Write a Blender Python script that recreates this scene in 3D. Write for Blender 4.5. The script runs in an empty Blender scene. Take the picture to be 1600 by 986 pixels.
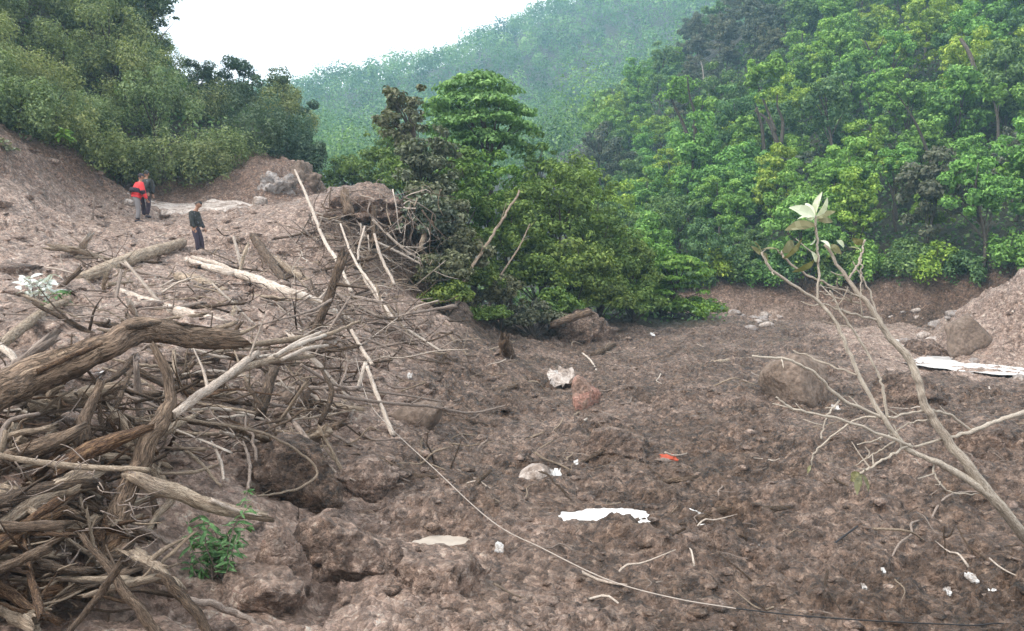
import bpy, math, random
import numpy as np
from mathutils import Vector, Matrix
from math import radians, sin, cos, pi

sc = bpy.context.scene
COL = sc.collection
# ------------------------------------------------------------------ camera, sky, sun, exposure
FPX, CX, CY = 1200.0, 800.0, 493.0
CAM = np.array([0.0, 0.0, 3.0])
PITCH = math.atan(73.0 / FPX)
cd = bpy.data.cameras.new('camera'); cam = bpy.data.objects.new('camera', cd); COL.objects.link(cam)
cam.location = CAM; cam.rotation_euler = (pi / 2 - PITCH, 0, 0)
cd.sensor_width = 36; cd.lens = 36 * FPX / 1600; cd.clip_start = 0.05; cd.clip_end = 6000
sc.camera = cam

SUN_DIR = Vector((-0.62, -0.22, 0.75)).normalized()      # towards the sun
world = bpy.data.worlds.new('World'); sc.world = world; world.use_nodes = True
wn = world.node_tree.nodes; wl = world.node_tree.links
for n in list(wn): wn.remove(n)
sky = wn.new('ShaderNodeTexSky'); sky.sky_type = 'NISHITA'; sky.sun_disc = False
sky.sun_elevation = math.asin(SUN_DIR.z); sky.sun_rotation = math.atan2(SUN_DIR.x, SUN_DIR.y)
sky.air_density = 1.0; sky.dust_density = 6.0; sky.ozone_density = 1.0
hsv = wn.new('ShaderNodeHueSaturation'); hsv.inputs['Saturation'].default_value = 0.25
mixw = wn.new('ShaderNodeMix'); mixw.data_type = 'RGBA'; mixw.inputs[0].default_value = 0.72
mixw.inputs[7].default_value = (9.6, 9.6, 9.6, 1)     # the even white cloud deck
bgn = wn.new('ShaderNodeBackground'); bgn.inputs[1].default_value = 0.12
wo = wn.new('ShaderNodeOutputWorld')
wl.new(sky.outputs[0], hsv.inputs['Color']); wl.new(hsv.outputs[0], mixw.inputs[6])
wl.new(mixw.outputs[2], bgn.inputs[0]); wl.new(bgn.outputs[0], wo.inputs[0])
sl = bpy.data.lights.new('sun', 'SUN'); sl.energy = 1.5; sl.angle = radians(10); sl.color = (1.0, 0.94, 0.86)
so = bpy.data.objects.new('sun', sl); COL.objects.link(so)
so.rotation_euler = (-SUN_DIR).to_track_quat('-Z', 'Y').to_euler(); so.location = (-20, 10, 60)
vs = sc.view_settings; vs.view_transform = 'Standard'; vs.look = 'None'; vs.gamma = 1.0; vs.exposure = 1.2
vs.use_curve_mapping = False
sc.cycles.use_denoising = True; sc.cycles.denoising_prefilter = 'NONE'
sc.cycles.max_bounces = 6; sc.cycles.diffuse_bounces = 3; sc.cycles.glossy_bounces = 2
sc.cycles.transmission_bounces = 3; sc.cycles.volume_bounces = 1; sc.cycles.transparent_max_bounces = 4
sc.cycles.volume_max_steps = 64

# ------------------------------------------------------------------ rays
FW = np.array([0, cos(PITCH), -sin(PITCH)]); UP = np.array([0, sin(PITCH), cos(PITCH)])
def ray(px, py):
    return FW + np.array([(px - CX) / FPX, 0, 0]) - UP * ((py - CY) / FPX)
def at(px, py, Y):
    d = ray(px, py); return CAM + d * (Y / d[1])

# ------------------------------------------------------------------ noise
_r = np.random.RandomState(7)
_perm = np.concatenate([_r.permutation(256)] * 3)
_grad = _r.normal(size=(256, 3)); _grad /= np.linalg.norm(_grad, axis=1)[:, None]
_cell = _r.rand(256, 2)
def perlin(P):
    P = np.asarray(P, float); I = np.floor(P).astype(np.int64); f = P - I; I &= 255
    u = f * f * f * (f * (f * 6 - 15) + 10)
    out = np.zeros(len(P))
    for dx in (0, 1):
        wx = u[:, 0] if dx else 1 - u[:, 0]
        for dy in (0, 1):
            wy = u[:, 1] if dy else 1 - u[:, 1]
            for dz in (0, 1):
                wz = u[:, 2] if dz else 1 - u[:, 2]
                h = _perm[_perm[_perm[(I[:, 0] + dx) & 255] + ((I[:, 1] + dy) & 255)] + ((I[:, 2] + dz) & 255)]
                g = _grad[h]
                out += wx * wy * wz * (g[:, 0] * (f[:, 0] - dx) + g[:, 1] * (f[:, 1] - dy) + g[:, 2] * (f[:, 2] - dz))
    return out * 1.5
def fbm(P, octs=4, gain=.5):
    a, s, o = 1.0, 1.0, np.zeros(len(P))
    for i in range(octs):
        o += a * perlin(P * s + i * 17.3); a *= gain; s *= 2.03
    return o
def n2(x, y, scale, seed=0.0):
    return perlin(np.stack([x / scale, y / scale, np.full_like(x, seed + .37)], 1))
def worley(x, y, scale, seed=0):
    x = x / scale; y = y / scale
    ix = np.floor(x).astype(np.int64); iy = np.floor(y).astype(np.int64)
    best = np.full(len(x), 9.0); val = np.zeros(len(x))
    for dx in (-1, 0, 1):
        for dy in (-1, 0, 1):
            h = _perm[_perm[(ix + dx + seed) & 255] + ((iy + dy) & 255)]
            p = _cell[h]
            d = (ix + dx + p[:, 0] - x) ** 2 + (iy + dy + p[:, 1] - y) ** 2
            m = d < best; best[m] = d[m]; val[m] = p[m, 0]
    return np.sqrt(best), val
def sstep(a, b, x):
    t = np.clip((x - a) / (b - a), 0, 1); return t * t * (3 - 2 * t)

# ------------------------------------------------------------------ terrain control points
W = [(-1, 6, .05), (1, 6, 0), (3, 6, 0), (6, 6, .1), (9, 6, .3), (0, 9, 0), (3, 9, -.05), (6, 9, .05), (9, 9, .2), (14, 9, .4),
     (-.6, 13, 0), (2, 13, -.05), (5, 13, 0), (9, 13, .05), (14, 14, .1), (0, 18, .05), (5, 18, .05), (10, 18, -.05), (15, 19, -.1), (22, 17, .3),
     (0, 24, .25), (5, 24, .1), (11, 24, -.1), (-1, 29, .7), (3, 31, .3), (8, 31, .1), (5, 38, .5), (0, 36, 1), (13, 44, .25), (9, 47, .3), (10, 41, .5), (14, 36, .4), (13, 30, .25), (4, 46, .8),
     (0, 2.5, .8), (3, 2.5, .8), (-3, 2.5, .9), (8, 2.5, .9), (0, 0, 1.3), (-8, 0, 1.8), (8, 0, 1.4), (0, -12, 1.6),
     # right: earth spur, stream side, cut bank and hill
     (15.6, 26.5, .1), (16.8, 27, 1.2), (18.3, 27, 2.6), (20.5, 27.5, 3.6), (24, 28, 4.4), (17.5, 25, .35), (20, 24.6, .6), (24, 24, 1.2), (19, 30, 1.6), (18, 33, 0), (24, 34, .6), (20, 38, .1), (30, 33, 3),
     (13, 46.5, .0), (18, 46, 0), (22, 43.5, .1), (26, 40.5, .3), (13, 48.6, 2), (18.4, 48, 2.3), (22.8, 45.4, 2.3), (27, 42.2, 2.6), (33, 37, 4), (9, 50, 1.6),
     # valley floor behind the middle clump
     (0, 55, 1), (-8, 55, .5), (-10, 80, 4), (8, 70, 3), (-3, 34, 1.8), (-5.5, 36, 3.4), (-7, 44, 1.5),
     # back and outside of the left hill
     (-20, 62, 7), (-36, 64, 13), (-60, 60, 30), (-60, 28, 26), (-40, 18, 13), (-30, 8, 6), (-20, 0, 3), (-60, 0, 14), (-45, 45, 25),
     (40, 10, 3), (60, 30, 16), (30, 0, 2), (40, -12, 2), (-40, -12, 6),
     # behind the mountain and the farthest ridge
     (-110, 480, 45), (-17, 480, 90), (50, 490, 120), (-200, 400, 90), (-150, 200, 60), (-120, 100, 55),
     (-60, 560, 132), (-14, 560, 158), (10, 560, 178), (40, 560, 180), (90, 560, 165), (240, 580, 180), (-200, 600, 90), (0, 700, 60), (300, 700, 150), (-400, 700, 80),
     (140, 90, 62), (200, 200, 130), (320, 400, 200), (110, 40, 45)]
PX = [# left bank, from the bottom edge up to where the people stand
      (300, 986, 5.8), (0, 986, 5), (0, 850, 5.8), (200, 900, 6.1), (400, 800, 7.7), (450, 900, 6.9), (600, 900, 7.4), (530, 850, 8.0),
      (250, 700, 8), (0, 700, 7), (-300, 850, 5), (-300, 700, 6.2), (330, 860, 7.0), (430, 700, 9.5), (560, 750, 9.8), (400, 600, 11), (500, 650, 11),
      (250, 560, 10.5), (0, 560, 9.5), (-400, 560, 8.8), (430, 490, 15), (480, 560, 13), (560, 620, 13.5), (540, 480, 19), (600, 540, 17.5), (640, 575, 18),
      (0, 480, 13), (150, 480, 14), (-300, 470, 12.5), (200, 430, 18), (340, 450, 18), (0, 400, 18), (-300, 390, 17), (0, 360, 21), (150, 390, 21), (312, 398, 24), (215, 348, 27), (100, 340, 25), (460, 400, 24),
      (380, 330, 29), (300, 326, 30), (250, 322, 30.5), (0, 330, 22), (0, 300, 23), (140, 306, 28.4), (70, 255, 27), (0, 205, 25), (-200, 150, 24), (-200, 320, 21), (130, 240, 30),
      (200, 318, 32), (290, 318, 32.6), (400, 322, 32), (170, 262, 33), (260, 268, 34.5), (330, 270, 35.5), (400, 246, 36), (470, 262, 36), (488, 300, 35), (500, 300, 40), (520, 330, 46),
      (560, 305, 27), (520, 300, 29), (610, 300, 27.5), (612, 380, 26.5), (672, 478, 25.5), (650, 400, 30), (660, 480, 23.5),
      # left hill under its trees
      (200, 70, 45), (0, -70, 42), (-200, -200, 40), (330, 185, 45), (440, 205, 42), (100, 160, 36), (300, 228, 38), (250, 120, 48), (-150, 60, 33),
      # right hill under its trees
      (1600, 40, 75), (1900, 20, 62), (1300, 30, 100), (1130, 30, 140), (1130, 220, 95), (1130, 400, 56), (1300, 220, 72), (1450, 220, 62), (1600, 260, 54), (1450, 340, 55), (1000, 310, 85), (1000, 220, 160), (1000, 125, 260), (1060, 20, 320),
      # the mountain
      (460, 150, 330), (600, 122, 360), (750, 84, 400), (880, 22, 420), (1000, -60, 430), (1200, -150, 400), (300, 190, 310),
      (470, 275, 180), (560, 255, 190), (900, 295, 170), (900, 165, 270), (700, 215, 250), (850, 340, 100), (620, 300, 130)]
CP = np.array(W + [tuple(at(*p)) for p in PX])
_A = CP[:, :2]
def _phi(d2): return np.sqrt(d2 + .25)
_K = _phi(((_A[:, None] - _A[None]) ** 2).sum(-1)); _n = len(_A)
_M = np.zeros((_n + 1, _n + 1)); _M[:_n, :_n] = _K + np.eye(_n) * -.08; _M[:_n, _n] = 1; _M[_n, :_n] = 1
_w = np.linalg.solve(_M, np.append(CP[:, 2], 0))
PUDDLES = []     # (x, y, z, rx, ry)
STREAM = np.array([(12.2, 45.5), (14.6, 43), (16.6, 37), (16.8, 33), (15.2, 28.5), (14.3, 25.2), (15.6, 23.2), (18, 21.6), (24, 19.8), (34, 18)])
def seg_dist(x, y, L):
    best = np.full(len(x), 1e9)
    for a, b in zip(L[:-1], L[1:]):
        d = b - a; t = np.clip(((x - a[0]) * d[0] + (y - a[1]) * d[1]) / (d @ d), 0, 1)
        best = np.minimum(best, np.hypot(x - a[0] - t * d[0], y - a[1] - t * d[1]))
    return best
STREAM_Z = -0.12
def H0(x, y):
    x = np.atleast_1d(np.asarray(x, float)); y = np.atleast_1d(np.asarray(y, float))
    o = np.empty(len(x))
    for s in range(0, len(x), 20000):
        X = x[s:s + 20000]; Yv = y[s:s + 20000]
        o[s:s + 20000] = _phi((X[:, None] - _A[:, 0]) ** 2 + (Yv[:, None] - _A[:, 1]) ** 2) @ _w[:_n] + _w[_n]
    return o
def flatmask(x, y):
    """1 on the churned mud field, 0 on the banks"""
    b = np.interp(y, [0, 6, 7.4, 10, 14, 18, 26, 30], [-1.6, -1.2, -1.2, -1.9, -2.2, -2.2, -1.6, -1.0])
    return sstep(-.5, .6, x - b) * (1 - sstep(44, 48, y))
def H(x, y):
    x = np.atleast_1d(np.asarray(x, float)); y = np.atleast_1d(np.asarray(y, float))
    h = H0(x, y); r = np.hypot(x, y)
    near = 1 - sstep(45, 70, r)
    fm = flatmask(x, y)
    h = h + near * (.16 * n2(x, y, 2.6, 1) + .10 * n2(x, y, 1.15, 2) * (0.7 + .5 * fm)) + (1 - near) * 2.2 * n2(x, y, 28, 3)
    d = seg_dist(x, y, STREAM) + .5 * n2(x, y, 1.6, 9)
    t = 1 - sstep(.35, 1.3, d); h = h * (1 - t) + (STREAM_Z - .10 + .16 * n2(x, y, .9, 10)) * t
    wob = .48 * n2(x, y, .40, 5) + .34 * n2(x, y, .15, 6) + .16 * n2(x, y, .06, 7) if PUDDLES else 0
    for gz in sorted(set(q[2] for q in PUDDLES)):
        e = np.min([np.hypot((x - q[0]) / q[3], (y - q[1]) / q[4]) for q in PUDDLES if q[2] == gz], axis=0) + wob
        t = 1 - sstep(.95, 1.3, e); h = h * (1 - t) + (gz - .06) * t
        ring = sstep(1.0, 1.3, e) * (1 - sstep(1.7, 2.4, e)); h = np.maximum(h, (gz + .035) * ring + h * (1 - ring))
    return h
_YS = 2.6 * (700 / 2.6) ** np.linspace(0, 1, 520)
def g(px, py, lift=0.0, ymin=2.6):
    """point where the ray through a photo pixel meets the terrain (lifted)"""
    d = ray(px, py); ys = _YS[_YS >= ymin]
    P = CAM[None] + d[None] * (ys / d[1])[:, None]
    dz = P[:, 2] - (H(P[:, 0], P[:, 1]) + lift)
    k = np.argmax(dz < 0)
    if dz[k] >= 0: k = len(ys) - 1
    if k == 0: return P[0]
    t = dz[k - 1] / (dz[k - 1] - dz[k] + 1e-9); Y = ys[k - 1] + t * (ys[k] - ys[k - 1])
    return CAM + d * (Y / d[1])
for (px, py, wpx, hpx) in [(925, 803, 60, 14), (975, 806, 40, 8), (1022, 808, 26, 7), (1080, 803, 13, 8), (1108, 826, 19, 6), (690, 848, 36, 8)]:
    p = g(px, py); k = p[1] / FPX
    PUDDLES.append((p[0], p[1], p[2] + .01, wpx * k, hpx * k * p[1] / (3 - p[2])))
zz = min(q[2] for q in PUDDLES[:3])
PUDDLES = [(q[0], q[1], zz if i < 3 else q[2], q[3], q[4]) for i, q in enumerate(PUDDLES)]

# ------------------------------------------------------------------ mesh and object helpers
def mk(name, V, Q=None, T=None, mat=None, smooth=True, fattr=None, vattr=None):
    """mesh from arrays: Q quads, T triangles; fattr / vattr: dict name -> array"""
    me = bpy.data.meshes.new(name)
    V = np.asarray(V, np.float32)
    Q = np.zeros((0, 4), int) if Q is None or len(Q) == 0 else np.asarray(Q, int)
    T = np.zeros((0, 3), int) if T is None or len(T) == 0 else np.asarray(T, int)
    me.vertices.add(len(V)); me.vertices.foreach_set('co', V.ravel())
    nl = Q.size + T.size; me.loops.add(nl)
    me.loops.foreach_set('vertex_index', np.concatenate([Q.ravel(), T.ravel()]).astype(np.int32))
    npoly = len(Q) + len(T); me.polygons.add(npoly)
    st = np.concatenate([np.arange(len(Q)) * 4, Q.size + np.arange(len(T)) * 3]).astype(np.int32)
    me.polygons.foreach_set('loop_start', st)
    if smooth: me.polygons.foreach_set('use_smooth', np.ones(npoly, bool))
    me.update(calc_edges=True); me.validate()
    for d, dom in ((fattr, 'FACE'), (vattr, 'POINT')):
        for k, a in (d or {}).items():
            a = np.asarray(a, np.float32)
            if a.ndim == 1: me.attributes.new(k, 'FLOAT', dom).data.foreach_set('value', a)
            else: me.attributes.new(k, 'FLOAT_VECTOR', dom).data.foreach_set('vector', a.ravel())
    if mat: me.materials.append(mat)
    return me
def ob(name, me=None, parent=None, label=None, cat=None, group=None, kind=None, loc=None):
    o = bpy.data.objects.new(name, me); COL.objects.link(o)
    if loc is not None: o.location = loc
    if parent is not None: o.parent = parent
    if label: o['label'] = label
    if cat: o['category'] = cat
    if group: o['group'] = group
    if kind: o['kind'] = kind
    return o
class MB:
    """collects shapes into one mesh"""
    def __init__(s): s.V = []; s.Q = []; s.T = []; s.tc = []; s.n = 0
    def add(s, V, Q=(), T=(), tc=None):
        V = np.asarray(V, float)
        if len(Q): s.Q.append(np.asarray(Q, int) + s.n)
        if len(T): s.T.append(np.asarray(T, int) + s.n)
        s.V.append(V); s.tc.append(V if tc is None else tc); s.n += len(V)
    def mesh(s, name, mat, origin=(0, 0, 0), smooth=True, fattr=None):
        V = np.concatenate(s.V) - np.asarray(origin)
        return mk(name, V, np.concatenate(s.Q) if s.Q else None, np.concatenate(s.T) if s.T else None, mat, smooth, fattr, {'tc': np.concatenate(s.tc)})
def spline(P, n):
    P = np.asarray(P, float)
    if len(P) == 2: P = np.array([P[0], (P[0] * 2 + P[1]) / 3, (P[0] + P[1] * 2) / 3, P[1]])
    E = np.vstack([2 * P[0] - P[1], P, 2 * P[-1] - P[-2]]); m = len(P) - 1
    u = np.linspace(0, m, n); k = np.minimum(u.astype(int), m - 1); t = (u - k)[:, None]
    a, b, c, d = E[k], E[k + 1], E[k + 2], E[k + 3]
    return .5 * (2 * b + (c - a) * t + (2 * a - 5 * b + 4 * c - d) * t ** 2 + (3 * b - a - 3 * c + d) * t ** 3)
def tube(mb, P, R, sides=8, n=None, rough=.12, seed=0, jag=0.0, wob=0.0, resample=True, flat=1.0):
    """tapered tube along P with radii R; jag = splintered ends; rough = lumpy skin; wob = crooked axis"""
    P = np.asarray(P, float); R = np.asarray(R, float).ravel()
    if resample:
        L = np.linalg.norm(np.diff(P, axis=0), axis=1).sum()
        n = n or int(np.clip(L / max(R.max(), .012) / 1.2, 6, 60))
        u = np.linspace(0, 1, n); Rn = np.interp(u, np.linspace(0, 1, len(R)), R); P = spline(P, n)
    else: n = len(P); Rn = R
    rs = np.random.RandomState(seed)
    if wob:
        o = rs.rand(3) * 50
        S = np.linspace(0, 1, n)[:, None] * np.array([5.0, 5.0, 5.0]) * max(1, n / 14)
        P = P + wob * np.stack([perlin(S * .6 + o + i * 9.1) for i in range(3)], 1) * np.minimum(1, np.linspace(0, 4, n))[:, None]
    t = np.gradient(P, axis=0); t /= np.linalg.norm(t, axis=1)[:, None] + 1e-9
    ref = np.array([0, 0, 1.0]) if abs(t[0][2]) < .9 else np.array([1.0, 0, 0])
    N = np.zeros_like(P); b = np.cross(t[0], ref); b /= np.linalg.norm(b)
    for i in range(n):
        b = b - t[i] * (b @ t[i]); b /= np.linalg.norm(b) + 1e-9; N[i] = b
    B = np.cross(t, N)
    a = np.arange(sides) * 2 * pi / sides
    ca, sa = np.cos(a), np.sin(a)
    ln = np.concatenate([[0], np.cumsum(np.linalg.norm(np.diff(P, axis=0), axis=1))])
    rr = np.repeat(Rn[:, None], sides, 1)
    q = np.stack([np.tile(ca, n) * 1.3, np.tile(sa, n) * 1.3, np.repeat(ln / max(Rn.max(), .01) * .28, sides)], 1) + rs.rand(3) * 60
    rid = .5 - np.abs(perlin(q * np.array([2.1, 2.1, .7]) + 5)) * 1.6 + .5 * perlin(q * np.array([4.5, 4.5, 1.6]))
    rr *= 1 + rough * (perlin(q) + .5 * perlin(q * 2.3) + .7 * rid).reshape(n, sides) * 1.3
    V = P[:, None] + rr[..., None] * (ca[None, :, None] * N[:, None] + sa[None, :, None] * B[:, None] * flat)
    if jag:
        for e, sg in ((0, -1), (n - 1, 1)):
            V[e] += t[e][None] * (sg * rs.rand(sides)[:, None] ** 2 * jag * Rn[e] * 2.2)
    V = V.reshape(-1, 3)
    i = np.arange(n - 1)[:, None] * sides; j = np.arange(sides)[None]; k = (j + 1) % sides
    Q = np.stack([i + j, i + k, i + sides + k, i + sides + j], -1).reshape(-1, 4)
    c0, c1 = len(V), len(V) + 1
    V = np.vstack([V, P[0] + t[0] * Rn[0] * (.1 if jag else -.25), P[-1] - t[-1] * Rn[-1] * (.1 if jag else -.25)])
    jj = np.arange(sides); kk = (jj + 1) % sides
    T = np.vstack([np.stack([np.full(sides, c0), kk, jj], 1), np.stack([np.full(sides, c1), (n - 1) * sides + jj, (n - 1) * sides + kk], 1)])
    tc = np.vstack([q, q[0], q[-1]])
    mb.add(V, Q, T, tc)
    return P, Rn
_ico = {}
def ico(sub):
    if sub not in _ico:
        import bmesh
        bm = bmesh.new(); bmesh.ops.create_icosphere(bm, subdivisions=sub, radius=1)
        _ico[sub] = (np.array([v.co[:] for v in bm.verts]), np.array([[v.index for v in f.verts] for f in bm.faces])); bm.free()
    return _ico[sub]
def rockverts(sub, seed, rough=.3, cuts=6, freq=1.1, fine=.05):
    V, F = ico(sub); rs = np.random.RandomState(seed); V = V.copy()
    for i in range(cuts):
        d = rs.normal(size=3); d /= np.linalg.norm(d); h = .55 + .35 * rs.rand()
        s = V @ d; m = s > h; V[m] -= d[None] * (s[m] - h)[:, None] * .92
    r = 1 + rough * perlin(V * freq + rs.rand(3) * 40) + fine * fbm(V * 4 + rs.rand(3) * 40, 3)
    return V * r[:, None], F
# ------------------------------------------------------------------ materials
class NT:
    def __init__(s, name):
        s.m = bpy.data.materials.new(name); s.m.use_nodes = True; s.t = s.m.node_tree; s.t.nodes.clear()
        s.out = s.t.nodes.new('ShaderNodeOutputMaterial')
    def n(s, typ, **kw):
        nd = s.t.nodes.new('ShaderNode' + typ)
        for k, v in kw.items():
            if k.startswith('_'): setattr(nd, k[1:], v)
        return nd
    def set(s, sock, v):
        if hasattr(v, 'is_output') or isinstance(v, bpy.types.NodeSocket): s.t.links.new(v, sock)
        else: sock.default_value = v
    def noise(s, vec, scale, detail=4, rough=.6, dist=0.0):
        nd = s.n('TexNoise'); s.set(nd.inputs['Vector'], vec); nd.inputs['Scale'].default_value = scale
        nd.inputs['Detail'].default_value = detail; nd.inputs['Roughness'].default_value = rough; nd.inputs['Distortion'].default_value = dist
        return nd.outputs['Fac']
    def ramp(s, fac, stops):
        nd = s.n('ValToRGB'); s.set(nd.inputs[0], fac); e = nd.color_ramp.elements
        while len(e) < len(stops): e.new(.5)
        for el, (p, c) in zip(e, stops): el.position = p; el.color = tuple(c) + (1,) if len(c) == 3 else c
        return nd.outputs[0]
    def mix(s, fac, a, b, mode='MIX'):
        nd = s.n('Mix'); nd.data_type = 'RGBA'; nd.blend_type = mode
        s.set(nd.inputs[0], fac)
        for sock, v in ((nd.inputs[6], a), (nd.inputs[7], b)):
            if isinstance(v, tuple) and len(v) == 3: v = v + (1,)
            s.set(sock, v)
        return nd.outputs[2]
    def math(s, op, a, b=0.0, clamp=False):
        nd = s.n('Math'); nd.operation = op; nd.use_clamp = clamp; s.set(nd.inputs[0], a); s.set(nd.inputs[1], b); return nd.outputs[0]
    def attr(s, name):
        nd = s.n('Attribute'); nd.attribute_name = name; return nd
    def bump(s, h, strength, dist):
        nd = s.n('Bump'); nd.inputs['Strength'].default_value = strength; nd.inputs['Distance'].default_value = dist; s.set(nd.inputs['Height'], h); return nd.outputs[0]
    def pbr(s, col, rough=.8, normal=None, spec=.3):
        nd = s.n('BsdfPrincipled')
        if isinstance(col, tuple) and len(col) == 3: col = col + (1,)
        s.set(nd.inputs['Base Color'], col); s.set(nd.inputs['Roughness'], rough); nd.inputs['Specular IOR Level'].default_value = spec
        if normal is not None: s.set(nd.inputs['Normal'], normal)
        s.t.links.new(nd.outputs[0], s.out.inputs[0]); return nd
def mat_ground():
    s = NT('churned mud'); geo = s.n('NewGeometry').outputs['Position']
    big = s.noise(geo, .55, 5, .65, .5); mid = s.noise(geo, 3.2, 7, .7); fine = s.noise(geo, 17, 6, .72); tiny = s.noise(geo, 70, 3, .6)
    dark = s.ramp(mid, [(.25, (.050, .030, .021)), (.45, (.112, .073, .051)), (.60, (.20, .136, .098)), (.8, (.33, .238, .178))])
    pale = s.ramp(mid, [(.25, (.18, .118, .088)), (.42, (.35, .25, .20)), (.58, (.51, .385, .325)), (.78, (.68, .555, .49))])
    dry = s.attr('dry').outputs['Fac']
    f = s.math('ADD', dry, s.math('MULTIPLY', s.math('SUBTRACT', big, .48), 1.5), True)
    c = s.mix(f, dark, pale)
    c = s.mix(s.math('MULTIPLY', s.attr('red').outputs['Fac'], .75), c, s.ramp(fine, [(.3, (.10, .052, .034)), (.55, (.20, .115, .078)), (.75, (.32, .20, .145))]))
    c = s.mix(.55, c, s.ramp(fine, [(.3, (.22, .20, .19)), (.5, (.5, .48, .47)), (.7, (.82, .81, .80))]), 'OVERLAY')
    crumb = s.noise(geo, 9, 7, .75)
    c = s.mix(s.ramp(crumb, [(.53, (0, 0, 0)), (.59, (.6,) * 3), (.70, (.95,) * 3)]), c, s.mix(f, (.30, .215, .162), (.64, .52, .45)))
    c = s.mix(s.ramp(s.noise(geo, 7, 7, .78), [(.40, (.9,) * 3), (.50, (0, 0, 0))]), c, s.mix(f, (.026, .018, .014), (.19, .135, .108)))
    wv = s.n('VectorMath'); wv.operation = 'MULTIPLY_ADD'; nz = s.n('TexNoise'); s.set(nz.inputs['Vector'], geo); nz.inputs['Scale'].default_value = 14; nz.inputs['Detail'].default_value = 3
    s.set(wv.inputs[0], nz.outputs['Color']); wv.inputs[1].default_value = (.07, .07, .07); s.set(wv.inputs[2], geo)
    cells = []
    for sc_, amt in ((9, .55), (22, .6)):      # crumbs drier and wetter than their neighbours
        vo = s.n('TexVoronoi'); s.set(vo.inputs['Vector'], wv.outputs[0]); vo.inputs['Scale'].default_value = sc_; vo.inputs['Randomness'].default_value = 1
        sp = s.n('SeparateColor'); s.set(sp.inputs[0], vo.outputs['Color'])
        c = s.mix(amt, c, s.ramp(sp.outputs[0], [(0, (.28, .27, .26)), (.45, (.48, .47, .46)), (.8, (.68, .67, .66)), (1, (.92, .91, .90))]), 'OVERLAY'); cells.append((vo, sp))
    vb = s.math('SUBTRACT', s.math('MULTIPLY', cells[0][1].outputs[1], .35), s.math('MULTIPLY', cells[0][0].outputs['Distance'], .8))
    vb = s.math('ADD', vb, s.math('SUBTRACT', s.math('MULTIPLY', cells[1][1].outputs[1], .18), s.math('MULTIPLY', cells[1][0].outputs['Distance'], .4)))
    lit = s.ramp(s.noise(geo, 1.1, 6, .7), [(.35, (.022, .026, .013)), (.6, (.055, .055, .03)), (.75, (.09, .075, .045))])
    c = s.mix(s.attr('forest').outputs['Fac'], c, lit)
    h = s.math('ADD', s.math('MULTIPLY', fine, .7), s.math('MULTIPLY', tiny, .22))
    nm = s.bump(s.math('ADD', s.math('ADD', h, s.math('MULTIPLY', crumb, 1.2)), vb), 1.0, .16)
    ro = s.ramp(s.noise(geo, 1.3, 5, .65), [(.36, (.30,) * 3), (.5, (.5,) * 3), (.65, (.8,) * 3)])
    s.pbr(c, ro, nm, .5); return s.m
def mat_wood(name, cols, bump=.6, scale=3.2, rough=.8, mud=.35, mudcol=(.26, .2, .165)):
    """bark or peeled wood, grain along the stem, mud smeared on in patches"""
    s = NT(name); tc = s.attr('tc').outputs['Vector']; geo = s.n('NewGeometry').outputs['Position']
    a = s.noise(tc, scale, 5, .65, .5); b = s.noise(tc, scale * 4.5, 4, .6)
    k = len(cols) - 1
    c = s.ramp(a, [(.28 + .44 * i / k, col) for i, col in enumerate(cols)])
    c = s.mix(.5, c, s.ramp(b, [(.3, (.3,) * 3), (.7, (.72,) * 3)]), 'OVERLAY')
    rnd = s.n('ObjectInfo').outputs['Random']
    c = s.mix(.6, c, s.ramp(rnd, [(0, (.40, .38, .36)), (.5, (.52, .5, .48)), (1, (.62, .6, .58))]), 'OVERLAY')
    if mud:
        m = s.ramp(s.noise(geo, 2.3, 5, .7), [(.5, (0, 0, 0)), (.66, (1, 1, 1))]); c = s.mix(s.math('MULTIPLY', m, mud), c, mudcol)
    cr = s.ramp(s.noise(tc, scale * 1.7, 6, .75, 1.2), [(.40, (.85,) * 3), (.5, (0, 0, 0))]); c = s.mix(s.math('MULTIPLY', cr, .8), c, tuple(q * .35 for q in cols[0]))
    s.pbr(c, rough, s.bump(s.math('ADD', s.math('SUBTRACT', a, s.math('MULTIPLY', cr, .5)), s.math('MULTIPLY', b, .5)), bump, .06), .25); return s.m
def mat_leaf(name, cols, var=.5, trans=.30, back=None, rough=.55):
    """cols: ramp over the per-leaf value; a slow hue shift from tree to tree"""
    s = NT(name); lv = s.attr('lv').outputs['Fac']; rnd = s.n('ObjectInfo').outputs['Random']
    k = len(cols) - 1
    c = s.ramp(lv, [(i / k, col) for i, col in enumerate(cols)])
    c = s.mix(var, c, s.ramp(rnd, [(0, (.38, .46, .44)), (.25, (.58, .55, .38)), (.5, (.44, .54, .46)), (.75, (.52, .50, .42)), (1, (.64, .62, .44))]), 'OVERLAY')
    if back: c = s.mix(s.n('NewGeometry').outputs['Backfacing'], c, back)
    d = s.n('BsdfPrincipled'); s.set(d.inputs['Base Color'], c); d.inputs['Roughness'].default_value = rough; d.inputs['Specular IOR Level'].default_value = .25
    t = s.n('BsdfTranslucent'); s.set(t.inputs[0], s.mix(.5, c, (.5, .6, .15), 'OVERLAY'))
    m = s.n('MixShader'); m.inputs[0].default_value = trans
    s.t.links.new(d.outputs[0], m.inputs[1]); s.t.links.new(t.outputs[0], m.inputs[2]); s.t.links.new(m.outputs[0], s.out.inputs[0]); return s.m
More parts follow.
